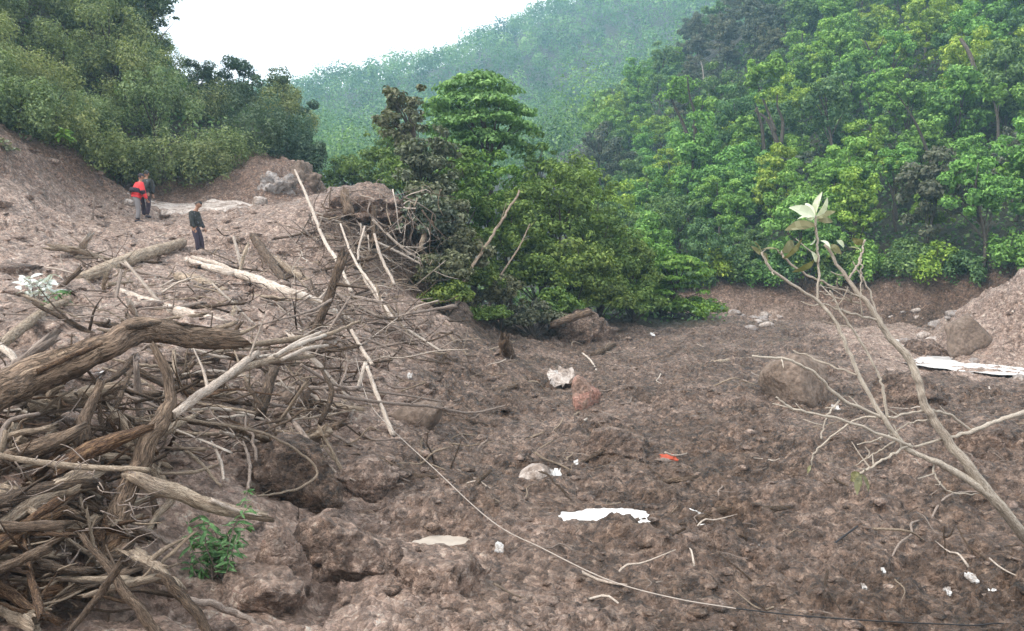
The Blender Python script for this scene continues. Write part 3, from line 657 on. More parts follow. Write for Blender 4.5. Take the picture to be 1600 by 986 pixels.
# far mountain wood: reads as one mass
def far_forest():
    r = np.random.RandomState(44)
    def reg(X, Y, Z):
        px, py = pxof(X, Y, Z + 4); return (px > 380) & (px < 1750) & (py > -60) & (np.hypot(X, Y) > 100) & ~((np.hypot(X, Y) < 150) & (px > 930) & (Z > 1.9) & (X > 6)) & ((X > -40) | (Y > 130))
    P = scatter(26000, reg, lambda y: 3.6 + .0105 * y, 45, (-150, 210), (60, 470)); P = np.array(P)
    Vs, Qs, L = [], [], []; nv = 0
    for (x, y, z) in P:
        d = math.hypot(x, y); nl = 260 if d < 200 else 170; lf = np.clip(d * .0028, .4, 1.1); h = 8 + 6 * r.rand() ** 2; w = 6.5 + 4 * r.rand()
        dr = r.normal(size=(nl, 3)); dr /= np.linalg.norm(dr, axis=1)[:, None]; q = (.6 + .45 * r.rand(nl))[:, None]
        lump = 1 + .45 * perlin(dr * 1.8 + r.rand(3) * 50)
        p = np.array([x, y, z + h * .55]) + dr * q * lump[:, None] * np.array([w * .5, w * .5, h * .48])
        V, Q = leafquads(p, dr * 1.0 + np.array([0, 0, .2]) + r.normal(size=(nl, 3)) * .10, lf * (.7 + .7 * r.rand(nl)), r, .8)
        Vs.append(V); Qs.append(Q + nv); nv += len(V); L.append(np.clip(.42 + .28 * r.normal() + .07 * r.normal(size=nl), 0, 1))
    ob('forest', mk('forest', np.concatenate(Vs), np.concatenate(Qs), None, M['far'], False, {'lv': np.concatenate(L)}), label='hazy blue-green forest covering the far mountain', cat='forest', kind='stuff')
    return len(P), nv
print('far', far_forest())
def undergrowth():
    r = np.random.RandomState(46); n = 120000
    X = r.rand(n) * 130 - 42; Yv = 20 + r.rand(n) * 100; Z = H(X, Yv); px, py = pxof(X, Yv, Z)
    ok = (reg_right(X, Yv, Z) | reg_left(X, Yv, Z) | ((X > -6) & (X < 10) & (Yv > 35) & (Yv < 60))) & (px > -100) & (px < 1700)
    X, Yv, Z = X[ok], Yv[ok], Z[ok]; n = len(X)
    P = np.stack([X, Yv, Z + r.rand(n) * 1.0], 1)
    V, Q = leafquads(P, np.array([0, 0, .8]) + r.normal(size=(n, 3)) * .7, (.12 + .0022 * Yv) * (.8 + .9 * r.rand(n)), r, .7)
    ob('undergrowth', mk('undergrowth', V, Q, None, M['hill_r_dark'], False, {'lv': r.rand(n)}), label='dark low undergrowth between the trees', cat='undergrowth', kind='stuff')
undergrowth()

# middle clump: each tree on its own
def tree_at(name, label, px, ptop, pbot, wpx, Y, style, mat, leaf, nleaf, nclump=40, seed=0, foot=None, cat='tree', group='trees and bushes of the middle clump', bark='tree_bark', rad=None, **kw):
    top = at(px, ptop, Y); bot = at(px, pbot, Y); fx = at(foot[0], 400, Y)[0] if foot else top[0]
    zf = float(H(fx, Y)[0]); loc = np.array([fx, Y, zf]); h = top[2] - zf; base = max(.05, bot[2] - zf); w = wpx * Y / FPX
    cm, C, R = crown(style, seed, h, w * 1.05, base, int(nclump * 1.5), int(nleaf * 1.3), leaf, mat, **kw)
    off = top[0] - fx
    if abs(off) > 1e-3:
        co = np.empty(len(cm.vertices) * 3, np.float32); cm.vertices.foreach_get('co', co); co[0::3] += off; cm.vertices.foreach_set('co', co); C = C + np.array([off, 0, 0])
    o = ob(name, None, None, label, cat, group, loc=loc)
    ob('trunk', trunkmesh(seed, h, base, C, rad or .10, bark, 12, (off, 0)), o); ob('crown', cm, o); return o
tree_at('dusty_tree', 'tall gaunt tree with brown dusty leaves rising over the debris pile', 625, 112, 250, 85, 31, 'ragged', 'dusty', .20, 1500, 24, 201, foot=(672, 0), rad=.13)
tree_at('dusty_tree', 'brown dusty tree just right of the gaunt one', 672, 180, 330, 110, 30, 'ragged', 'dusty', .20, 3000, 40, 202, foot=(682, 0))
tree_at('dusty_bush', 'dark dusty bush hanging over the root pile', 672, 270, 420, 120, 28, 'bush', 'dusty', .20, 3200, 44, 203, cat='bush')
tree_at('dusty_bush', 'dusty grey-leaved bush at the foot of the middle clump', 712, 330, 470, 105, 27.5, 'bush', 'dusty', .17, 2800, 40, 204, cat='bush')
tree_at('umbrella_tree', 'bright green flat-layered umbrella tree topping the middle clump', 750, 114, 262, 168, 38, 'umbrella', 'umbrella', .22, 8500, 130, 205, foot=(775, 0), rad=.16)
tree_at('clump_tree', 'green tree under the umbrella tree', 762, 225, 400, 130, 36, 'round', 'clump_bright', .19, 4200, 44, 206)
tree_at('clump_tree', 'slim yellow-green tree right of the umbrella tree', 848, 190, 340, 60, 36.5, 'tall', 'clump_olive', .18, 1800, 30, 207)
tree_at('clump_tree', 'broad olive tree in the middle of the clump', 868, 245, 430, 150, 34.5, 'round', 'clump_olive', .18, 5200, 50, 208)
tree_at('clump_tree', 'dull green tree behind the leaning pale pole', 800, 285, 470, 130, 33, 'round', 'clump', .17, 4800, 46, 209)
tree_at('clump_tree', 'olive tree sloping to the right end of the clump', 935, 285, 470, 120, 35.5, 'round', 'clump_olive', .18, 4400, 44, 210)
tree_at('clump_tree', 'dull green tree over the muddy root ball', 900, 350, 505, 140, 32.5, 'bush', 'clump', .16, 5200, 50, 211)
tree_at('clump_tree', 'low green tree between root ball and dark layered tree', 985, 345, 500, 100, 36.5, 'bush', 'clump', .18, 3600, 40, 212)
tree_at('layered_tree', 'dark low layered tree at the right end of the clump', 1055, 398, 470, 118, 39, 'umbrella', 'clump_bright', .20, 3000, 44, 213, rad=.1)
tree_at('clump_bush', 'bright green bush at the edge of the mud, right end of clump', 1092, 462, 516, 84, 38.5, 'bush', 'clump_bright', .16, 2600, 34, 214, cat='bush')
tree_at('clump_bush', 'dark bush below the layered tree', 1035, 450, 512, 90, 39.5, 'bush', 'clump', .18, 2400, 34, 215, cat='bush')
tree_at('clump_bush', 'dusty grey-green bush beside the mud at the foot of the clump', 832, 462, 535, 90, 29, 'bush', 'dusty', .14, 2200, 34, 216, cat='bush')
tree_at('clump_bush', 'olive shrub growing at the foot of the leaning pole', 762, 478, 548, 72, 27.5, 'bush', 'clump_olive', .12, 2200, 32, 217, cat='bush')
tree_at('clump_bush', 'grey-green shrub between the two dusty bushes', 780, 415, 510, 90, 29.5, 'bush', 'dusty', .15, 2000, 34, 218, cat='bush')
tree_at('clump_bush', 'green bush left of the muddy root ball', 870, 440, 520, 80, 30.5, 'bush', 'clump', .15, 2400, 34, 219, cat='bush')
tree_at('clump_tree', 'dull bushy tree behind the gaunt dusty tree', 600, 195, 300, 110, 44, 'round', 'clump_olive', .22, 2600, 40, 220)
tree_at('clump_tree', 'pale olive tree at the left end of the middle clump', 545, 240, 310, 90, 46, 'round', 'clump_olive', .22, 2200, 36, 221)
tree_at('clump_tree', 'small olive tree left of the dusty trees', 640, 235, 330, 90, 42, 'round', 'clump_olive', .2, 2400, 36, 222)
tree_at('clump_tree', 'green tree showing over the right shoulder of the clump', 960, 330, 470, 90, 41, 'round', 'clump', .2, 2600, 36, 223)
tree_at('clump_tree', 'green tree low in the gap between clump and hillside', 1010, 320, 440, 80, 50, 'round', 'hill_r', .25, 2400, 34, 224)

tree_at('clump_bush', 'leafy dull bush filling the middle of the clump edge', 935, 425, 525, 110, 33, 'bush', 'clump', .15, 3600, 44, 230, cat='bush')
tree_at('clump_bush', 'olive bush low in the clump behind the root ball', 985, 430, 520, 100, 35, 'bush', 'clump_olive', .16, 3400, 42, 231, cat='bush')
tree_at('clump_bush', 'dark green bush behind the leaning pole foot', 735, 390, 490, 100, 29, 'bush', 'clump', .15, 3200, 42, 232, cat='bush')
tree_at('clump_bush', 'olive bush in the shade of the broad olive tree', 845, 380, 480, 120, 32, 'bush', 'clump', .16, 3600, 44, 233, cat='bush')
tree_at('clump_tree', 'rounded green tree in front of the umbrella tree trunk', 720, 225, 380, 110, 34, 'round', 'clump', .18, 4200, 44, 234)
tree_at('clump_tree', 'yellowish tree at the right shoulder of the clump', 905, 235, 400, 110, 38, 'tall', 'clump_olive', .19, 4200, 44, 235)
tree_at('clump_tree', 'green tree above the dark layered tree', 1010, 370, 470, 110, 41, 'round', 'clump_bright', .19, 3400, 40, 236)
tree_at('dusty_bush', 'dusty brown bush on the right flank of the root pile', 655, 290, 400, 105, 26.8, 'bush', 'dusty', .17, 3000, 42, 237, cat='bush')
tree_at('dusty_bush', 'low dusty bush on the slope below the root pile', 690, 375, 480, 90, 25.6, 'bush', 'dusty', .14, 2600, 40, 238, cat='bush')
tree_at('clump_bush', 'dull green bush at the slope foot left of the leaning pole', 700, 430, 520, 80, 25.2, 'bush', 'clump', .13, 2600, 40, 239, cat='bush')
# bushes hanging over the cut bank on the right
kk = ['first', 'second', 'third', 'fourth', 'fifth', 'sixth', 'seventh', 'eighth', 'ninth', 'tenth', 'eleventh', 'twelfth', 'thirteenth', 'fourteenth', 'fifteenth', 'sixteenth']
for i in range(16):
    x = 11.5 + i * 1.45; y = float(np.interp(x, [9, 13, 18.4, 22.8, 27, 33], [50.6, 49.6, 49.0, 46.4, 43.4, 38.5])); k = ['dark', 'green', 'dark', 'lime'][(i * 7) % 4]; z = float(H(x, y)[0])
    cm, C, R = crown('bush', 380 + i, 2.6 + (i * 37 % 10) * .14, 2.9, -.5, 32, 2600, .2, {'dark': 'hill_r_dark', 'green': 'hill_r', 'lime': 'hill_r_lime'}[k], droop=.6)
    o = ob('overhanging_bush', None, None, '%s bush from the clump end along the top of the right cut bank' % kk[i], 'bush', 'bushes along the right cut bank', loc=(x, y - .7, z - .75)); ob('trunk', trunkmesh(380 + i, 2.6, .1, C, .05), o); ob('crown', cm, o)

# hillside trees with trunks one can follow
def stem_tree(name, label, base, stems, wpx, crownspec, mat, bark='tree_bark', seed=0, Y=None):
    """stems: pixel polylines (px, py, px width); drawn at the depth of the foot with some spread in depth"""
    r = np.random.RandomState(seed); b = g(*base) if Y is None else at(base[0], base[1], Y); Y = b[1]; o = ob(name, None, None, label, 'tree', None, loc=b)
    k = Y / FPX
    for i, st in enumerate(stems):
        mb = MB(); P = np.array([at(p[0], p[1], Y) for p in st]); P[:, 1] += np.linspace(0, r.normal() * 1.2, len(P))
        P[0, 2] -= .6 if i == 0 else 0
        tube(mb, P, [p[2] * k * .5 for p in st], 7, None, .12, seed + i)
        ob('trunk' if i == 0 else 'stem', mb.mesh('stem', M[bark], b), o)
    for (px, py, w, h, nl) in crownspec:
        c = at(px, py, Y); cm, _, _ = crown('ragged' if nl < 800 else 'round', seed + px, h * k, w * k, 0, 22, nl, .3, mat)
        ob('crown', cm, o, loc=c - b - np.array([0, 0, h * k / 2]))
    return o
stem_tree('bare_stemmed_tree', 'tree with several dark bare stems fanning up on the hillside', (1090, 292), [[(1090, 292, 8), (1082, 235, 7), (1070, 190, 5), (1050, 145, 3)], [(1084, 250, 6), (1084, 190, 5), (1072, 155, 3), (1066, 130, 2)], [(1083, 200, 5), (1094, 175, 4), (1103, 158, 2)]], 60, [(1060, 140, 60, 40, 900), (1100, 160, 50, 34, 600)], 'hill_r', seed=301, Y=70)
stem_tree('bare_stemmed_tree', 'tree with dark forked stems and a round crown on the hillside', (1226, 268), [[(1228, 268, 9), (1218, 225, 8), (1205, 185, 5), (1187, 168, 3)], [(1221, 225, 6), (1224, 190, 5), (1217, 165, 3), (1218, 146, 2)], [(1212, 205, 5), (1204, 175, 4), (1196, 145, 3), (1190, 120, 2)], [(1194, 252, 6), (1188, 205, 5), (1176, 172, 4)]], 70, [(1192, 118, 64, 66, 2200), (1160, 205, 44, 50, 1200)], 'hill_r', seed=302, Y=66)
stem_tree('leaning_trunk', 'dead dark trunk leaning across the hillside wood', (1462, 285), [[(1468, 300, 6), (1450, 250, 5), (1430, 205, 4), (1408, 172, 2), (1390, 150, 1)]], 0, [], 'hill_r', 'tree_bark', 303, Y=56)
stem_tree('leaning_trunk', 'thin dead trunk high on the right hillside', (1530, 115), [[(1530, 118, 7), (1524, 80, 6), (1518, 52, 5)]], 0, [], 'hill_r', 'tree_bark', 304, Y=60)
for i, (x0, y0, x1, y1, w) in enumerate([(1245, 120, 1241, 62, 4), (1172, 300, 1165, 228, 5), (1322, 200, 1316, 120, 4), (1290, 330, 1296, 262, 5), (1402, 330, 1392, 262, 5), (1368, 120, 1362, 50, 4), (1560, 220, 1549, 150, 5), (1045, 320, 1041, 255, 4), (1480, 130, 1474, 70, 4), (1588, 330, 1580, 270, 5)]):
    stem_tree('thin_tree', '%s of the ten thin dark-stemmed trees on the right hillside, from the clump' % ['fourth', 'second', 'sixth', 'fifth', 'eighth', 'seventh', 'ninth', 'first', 'ninth but one', 'last'][i], (x0, y0), [[(x0, y0, w), (x0 + (x1 - x0) * .4 + 3, y0 + (y1 - y0) * .5, w * .8), (x1, y1, w * .4)], [(x0 + (x1 - x0) * .4 + 3, y0 + (y1 - y0) * .5, w * .6), (x1 + 12, y1 + 8, w * .3)]], 0, [(x1 + 4, y1 - 6, 40, 36, 700)], ['hill_r', 'hill_r_lime', 'hill_r_dark'][i % 3], 'tree_bark', 340 + i, Y=at(x0, y0, 1)[1] * (float(g(x0, y0)[1]) - 3.5))
for i, (px, py, l) in enumerate([(1128, 165, 34), (1118, 140, 22), (1108, 150, 22), (1145, 135, 26), (1100, 120, 24)]):
    stem_tree('pale_dead_trunk', ['thick pale broken dead trunk in the grey patch of the hillside', 'thin pale trunk left of the thick broken one', 'thin pale trunk second left of the thick broken one', 'thin pale trunk right of the thick broken one', 'leftmost thin pale trunk in the grey patch'][i], (px, py), [[(px, py, 5 if i == 0 else 2.2), (px - 2, py - l * .5, 4 if i == 0 else 2), (px - 5 * (i > 0), py - l, 1.5)]], 0, [], 'hill_r', 'tree_bark_pale', 320 + i, Y=90)
# ------------------------------------------------------------------ logs, branches, roots
def path(pts, dia, lift=None):
    """pixels -> points: ends on the terrain, the middle no deeper than the terrain"""
    n = len(pts); out = []
    e = [g(p[0], p[1], p[2] if len(p) > 2 else .03) for p in (pts[0], pts[-1])]
    for i, p in enumerate(pts):
        Y = e[0][1] + (e[1][1] - e[0][1]) * i / (n - 1)
        q = g(p[0], p[1], p[2] if len(p) > 2 else .03)
        Y = min(Y, q[1]) if 0 < i < n - 1 else (e[0][1] if i == 0 else e[1][1])
        out.append(at(p[0], p[1], Y))
    return np.array(out)
_seed = [1000]
def branch(name, label, mat, pts, dia, cat='branch', jag=.5, rough=.10, wob=.35, sides=8, group=None, twigs=0, parent=None, P=None, parts=(), n=None):
    """dia: diameters in photo pixels along the piece"""
    _seed[0] += 1; sd = _seed[0]; r = np.random.RandomState(sd)
    if P is None: P = path(pts, dia)
    d = np.interp(np.linspace(0, 1, len(P)), np.linspace(0, 1, len(dia)), dia); R = d * .5 * P[:, 1] / FPX
    mb = MB(); S, Rn = tube(mb, P, R, sides, n, rough, sd, jag, wob * R.max())
    org = P[0].copy()
    if parent is None: o = ob(name, mb.mesh(name, M[mat], org), None, label, cat, group, loc=org)
    else: o = ob(name, mb.mesh(name, M[mat], parent.location), parent)
    root = o if parent is None else parent
    for k in range(twigs):
        i = r.randint(int(len(S) * .2), len(S) - 1); t = S[min(i + 1, len(S) - 1)] - S[i - 1]; t /= np.linalg.norm(t) + 1e-9
        dr = t * .6 + r.normal(size=3) * .6 + np.array([0, 0, .25]); dr /= np.linalg.norm(dr); L = min(Rn[i] * r.uniform(8, 26), r.uniform(.25, .6) * P[:, 1].mean() / 9)
        mb = MB(); a = S[i]; b = a + dr * L * .5 + r.normal(size=3) * L * .08; c = b + dr * L * .5 + r.normal(size=3) * L * .15
        w_ = min(Rn[i] * .45, L * .06); tube(mb, [a, b, c], [w_, w_ * .7, w_ * .3], 5, 7, .08, sd + k + 1)
        ob('side_twig', mb.mesh('side_twig', M[mat], root.location), root)
    for (nm, m2, pp, dd) in parts:
        Pp = np.array([at(q[0], q[1], q[2]) if len(q) > 2 else at(q[0], q[1], P[:, 1].mean()) for q in pp])
        mb = MB(); tube(mb, Pp, np.array(dd) * .5 * Pp[:, 1].mean() / FPX, 6, None, .1, sd + 77, .6)
        ob(nm, mb.mesh(nm, M[m2], root.location), root)
    return o
def Yat(*q): return np.array([at(*p) for p in q])
B = branch
# --- the near root tangle on the left
big = B('broken_log', 'big dark broken log arching over the root tangle from the left edge', 'bark_brown', None, [60, 56, 46, 42, 38, 30], 'log', .9, .20, .15, 14, twigs=3,
        P=Yat((-90, 655, 6.4), (0, 612, 6.8), (90, 574, 7.2), (160, 545, 7.5), (215, 518, 7.8), (285, 526, 8.2), (362, 531, 8.7)), n=46,
        parts=[('splinter', 'wood_tan', [(350, 528, 8.6), (385, 517, 8.8), (404, 507, 8.9)], [10, 6, 1]), ('splinter', 'bark_red', [(355, 535, 8.6), (372, 538, 8.7), (380, 544, 8.75)], [12, 7, 2]), ('bark_flap', 'bark_dark', [(200, 512, 7.5), (260, 505, 8.0), (330, 512, 8.4)], [8, 7, 2]), ('bark_flap', 'bark_red', [(60, 580, 6.9), (120, 553, 7.2), (180, 530, 7.5)], [9, 8, 3])])
B('fallen_log', 'smooth pale log end lying above the big dark log', 'wood_pale', [(183, 455, .12), (235, 474, .1), (290, 490, .1), (352, 508, .1)], [13, 17, 18, 17], 'log', .3, .06, .1, 12)
B('fallen_log', 'thick grey log lying below the boy', 'wood_tan', [(122, 437, .12), (165, 420, .18), (225, 398, .2), (284, 380, .15)], [19, 20, 21, 15], 'log', .5, .08, .1, 12)
B('fallen_log', 'smooth tan log slanting down to the left edge', 'wood_tan', [(-6, 545, .15), (35, 512, .2), (76, 482, .2), (110, 468, .15)], [18, 16, 14, 7], 'log', .3, .05, .1, 10, twigs=1)
B('root', 'pale bent root at the left edge above the big log', 'wood_pale', [(-30, 520, .2), (0, 540, .2), (18, 555, .2), (32, 574, .1)], [10, 11, 11, 9], 'root', .4)
# upright gnarled stump with its splayed roots
def stump():
    spec = [('trunk', 'bark_brown', [(240, 541, 7.2), (258, 578, 7.1), (268, 624, 7.0), (253, 658, 6.8), (228, 695, 6.6), (214, 735, 6.5), (196, 770, 6.35), (182, 812, 6.25), (184, 865, 6.15)], [11, 15, 17, 24, 30, 30, 30, 36, 46]),
            ('root', 'bark_brown', [(192, 860, 6.1), (140, 893, 5.9), (95, 928, 5.75), (45, 962, 5.6)], [28, 24, 20, 12]), ('root', 'bark_dark', [(184, 880, 6.05), (150, 915, 5.85), (118, 955, 5.7), (96, 1000, 5.5)], [34, 32, 28, 24]),
            ('root', 'wood_tan', [(192, 885, 6.0), (178, 915, 5.85), (160, 945, 5.75), (150, 972, 5.65)], [18, 18, 15, 6]), ('root', 'bark_brown', [(180, 860, 6.1), (130, 858, 6.0), (80, 868, 5.9), (36, 874, 5.8)], [24, 17, 13, 5]),
            ('root', 'bark_dark', [(196, 876, 6.0), (228, 893, 5.75), (262, 910, 5.6), (300, 948, 5.45), (326, 992, 5.3)], [15, 18, 17, 15, 12]), ('root', 'twig_grey', [(294, 938, 5.5), (330, 944, 5.6), (370, 958, 5.7), (405, 976, 5.7)], [11, 11, 10, 7]),
            ('root', 'twig_grey', [(190, 820, 6.2), (222, 826, 6.3), (250, 840, 6.4), (272, 858, 6.45)], [6, 6, 6, 4]), ('root', 'bark_red', [(176, 840, 6.2), (120, 835, 6.0), (70, 842, 5.9), (20, 860, 5.75)], [20, 16, 12, 6]),
            ('root', 'bark_red', [(180, 850, 6.1), (120, 900, 5.8), (60, 925, 5.6), (0, 940, 5.4)], [18, 18, 14, 9]), ('root', 'twig_grey', [(240, 541, 7.2), (232, 540, 7.2), (222, 546, 7.25)], [9, 6, 3])]
    o = ob('uprooted_stump', None, None, 'gnarled upright stump with splayed torn roots in the left foreground', 'stump', loc=at(184, 880, 6.1))
    for i, (nm, m, p, d) in enumerate(spec):
        P = Yat(*p); mb = MB(); tube(mb, P, np.array(d) * .5 * P[:, 1] / FPX if len(d) == len(P) else np.array(d) * .5 * P[:, 1].mean() / FPX, 10, 34 if i == 0 else 22, .22, 400 + i, .8, .02)
        ob(nm, mb.mesh(nm, M[m], o.location), o)
    # fine root fibres hanging from it
    r = np.random.RandomState(4); mb = MB()
    for k in range(110):
        a = at(r.uniform(-20, 230), r.uniform(700, 985), 5.95 - .3 * r.rand()); zg = float(H(a[0], a[1])[0]); a[2] = max(a[2], zg + .03)
        dr = np.array([r.normal() * .8, r.normal() * .4, -.25 + r.normal() * .5]); L = r.uniform(.06, .28)
        tube(mb, [a, a + dr * L * .5 + r.normal(size=3) * .02, a + dr * L + r.normal(size=3) * .05], [.006, .0045, .002], 4, 5, .1, k)
    f = ob('root_fibres', mb.mesh('root_fibres', M['twig_grey'], o.location), o, kind='stuff')
stump()
B('broken_log', 'pale splintered log lying right of the stump over the green plant', 'wood_tan', None, [18, 26, 24, 20, 16], 'log', 1.0, .16, .2, 10, P=Yat((205, 742, 6.35), (240, 758, 6.4), (290, 775, 6.5), (350, 797, 6.6), (412, 806, 6.7)),
  parts=[('splinter', 'wood_pale', [(330, 782, 6.5), (370, 798, 6.6), (408, 806, 6.65)], [8, 7, 2])])
B('broken_log', 'thick brown log end under the big log, left of the stump', 'bark_brown', None, [28, 30, 26, 20], 'log', .9, .2, .2, 10, P=Yat((10, 722, 6.2), (50, 702, 6.3), (90, 688, 6.4), (118, 676, 6.5)))
B('broken_log', 'orange-brown torn log beside the stump', 'bark_red', None, [24, 28, 25, 16], 'log', 1.0, .2, .2, 10, P=Yat((100, 728, 6.3), (140, 706, 6.4), (185, 686, 6.5), (226, 672, 6.6)))
B('broken_log', 'dark brown rotten log at the left edge beside the stump foot', 'bark_dark', None, [30, 28, 22, 14], 'log', .9, .22, .2, 10, P=Yat((-40, 800, 5.6), (20, 778, 5.8), (80, 764, 6.0), (146, 755, 6.2)))
B('broken_log', 'reddish rotten log at the left edge, lowest of the pile', 'bark_red', None, [34, 30, 24, 14], 'log', .9, .22, .2, 10, P=Yat((-40, 870, 5.3), (10, 845, 5.5), (50, 822, 5.7), (95, 798, 5.9)))
B('root', 'long pale root crossing in front of the brown logs', 'wood_tan', None, [9, 10, 11, 8], 'root', .5, .12, .3, P=Yat((-30, 706, 5.9), (30, 718, 6.0), (110, 728, 6.1), (232, 734, 6.2)))
B('root', 'pale root lying along the bottom edge below the stump', 'wood_tan', None, [6, 9, 9, 7], 'root', .5, .12, .3, P=Yat((40, 992, 5.4), (90, 974, 5.5), (125, 971, 5.55), (154, 975, 5.6)))
B('stub', 'short upright grey stub under the big log', 'bark_brown', None, [22, 20, 15, 12], 'stump', .8, .15, .2, 10, P=Yat((130, 690, 6.7), (132, 655, 6.8), (146, 625, 6.9), (156, 600, 7.0)))
B('stub', 'thin crooked stick at the left edge below the big log', 'twig_grey', None, [9, 8, 7, 5], 'branch', .5, P=Yat((0, 720, 6.2), (4, 680, 6.3), (18, 656, 6.4), (60, 646, 6.5)))
# --- pale branches reaching right from the stump
B('branch', 'thick pale branch rising right from the stump', 'wood_pale', None, [14, 15, 14, 12, 9], 'branch', .4, .08, .3, 10, P=Yat((272, 648, 6.9), (302, 625, 7.2), (335, 603, 7.6), (372, 574, 8.2), (402, 552, 8.7)), twigs=2)
B('branch', 'long tan branch ending in a bundle of broken ends', 'wood_tan', None, [10, 12, 11, 9, 6], 'branch', .7, .08, .3, 10, P=Yat((330, 604, 8.0), (380, 577, 8.6), (412, 566, 9.0), (455, 560, 9.6), (490, 556, 10.2)))
for i, q in enumerate([((420, 560), (470, 537), (508, 524)), ((440, 562), (480, 545), (512, 540)), ((430, 556), (465, 535), (500, 520))]):
    B('branch', ['pale split branch, top one of the bundle', 'pale split branch, lowest of the bundle', 'pale split branch in the middle of the bundle'][i], 'wood_pale', None, [6, 7, 5], 'branch', .8, .1, .3, 7, P=Yat((*q[0], 9.2), (*q[1], 9.9), (*q[2], 10.6)))
B('branch', 'tan branch with a pointed tip reaching up from the bundle', 'wood_tan', None, [8, 9, 7, 4], 'branch', .4, P=Yat((380, 540, 9.4), (455, 530, 10.2), (509, 523, 10.8), (562, 502, 11.4)))
B('branch', 'thin pale branch sagging right from the stump to the boulder', 'wood_tan', None, [5, 5, 4, 4, 3], 'branch', .3, .12, .8, 7, P=Yat((271, 652, 6.9), (340, 663, 7.3), (400, 674, 7.7), (440, 690, 7.9), (472, 710, 8.0), (496, 735, 8.0), (478, 757, 7.8), (440, 770, 7.5), (402, 775, 7.2)))
B('stub', 'dark upright stake left of the muddy boulders', 'bark_dark', None, [19, 17, 15], 'stump', .7, .14, .2, 9, P=Yat((406, 650, 9.6), (416, 612, 9.9), (428, 578, 10.2)))
B('stub', 'short dark stake leaning against the upright one', 'bark_dark', None, [9, 8, 7], 'stump', .5, P=Yat((412, 640, 9.5), (398, 618, 9.6), (384, 600, 9.7)))
B('branch', 'black curved branch below the pale bundle', 'bark_dark', None, [8, 9, 8, 5], 'branch', .3, P=Yat((500, 662, 10.4), (514, 630, 10.6), (518, 606, 10.8), (503, 578, 11.2)), twigs=2)
B('branch', 'long thin dark branch running right past the round boulder', 'twig_grey', None, [7, 6, 5, 4, 3], 'branch', .2, .06, .3, 6, P=Yat((520, 617, 10.9), (595, 629, 11.6), (672, 635, 12.4), (735, 645, 13.0), (790, 634, 13.6)), twigs=4)
B('branch', 'thin grey branch just above the long dark one', 'twig_grey', None, [6, 5, 4, 3], 'branch', .2, .06, .3, 6, P=Yat((470, 570, 11.2), (532, 604, 11.6), (620, 616, 12.4), (696, 628, 13.0)), twigs=3)
B('branch', 'pale bark-stripped pole standing over the mud edge', 'wood_pale', None, [8, 7, 7, 6], 'branch', .4, P=Yat((614, 680, 11.2), (598, 640, 11.5), (583, 600, 11.9), (574, 574, 12.2)))
B('branch', 'thin pale pole leaning to the pole over the mud edge', 'wood_pale', None, [5, 6, 6], 'branch', .4, P=Yat((549, 516, 13.2), (565, 545, 12.8), (582, 570, 12.3)))
B('branch', 'short pale stick forking down from the two poles', 'wood_pale', None, [7, 7, 6], 'branch', .4, P=Yat((571, 568, 12.3), (565, 590, 12.1), (559, 608, 12.0)))
B('branch', 'grey crooked stick stuck in the mud left of the cable', 'twig_grey', None, [6, 6, 7, 7], 'branch', .3, P=Yat((556, 632, 11.6), (547, 655, 11.3), (539, 680, 11.0), (544, 712, 10.7)))
B('branch', 'thin stick across the mud above the crooked one', 'twig_grey', None, [4, 5, 4], 'branch', .3, P=Yat((500, 668, 10.4), (560, 702, 10.6), (600, 740, 10.2)))
for i, q in enumerate([((270, 690), (310, 720), (345, 760)), ((300, 640), (355, 640), (412, 655)), ((180, 610), (215, 625), (262, 640)), ((300, 560), (350, 548), (420, 545)), ((285, 585), (340, 580), (395, 590)), ((60, 650), (110, 640), (170, 646)), ((160, 575), (210, 590), (250, 612)),
                       ((330, 690), (345, 720), (350, 750)), ((380, 690), (390, 725), (388, 765)), ((170, 560), (240, 572), (330, 566)), ((300, 545), (360, 560), (440, 553)), ((90, 615), (160, 606), (230, 600)), ((250, 740), (300, 738), (345, 725)), ((430, 600), (480, 615), (525, 640)), ((350, 600), (400, 625), (470, 640))]):
    B('stick', ['thin stick hanging below the stump top', 'thin stick lying level right of the stump', 'thin root crossing left of the stump top', 'grey stick under the pale branches, near the big log end', 'pale thin stick left of the dark stake', 'short stick lying under the big log', 'tan stick hanging under the arch of the big log',
                'short thin root dangling beside the near boulder', 'pale root dangling over the near boulder', 'long grey stick just under the arch of the big log', 'grey stick pointing right from the big log end', 'thin grey stick under the middle of the big log', 'curved stick lying right of the stump foot', 'thin stick between stake and black curved branch', 'thin stick crossing behind the dark stake'][i],
      ['wood_tan', 'wood_pale', 'twig_grey'][i % 3], None, [4, 6, 4], 'stick', .3, .08, .5, 6, P=np.array([g(a, b, .22 + .05 * (i % 3)) for a, b in q]))
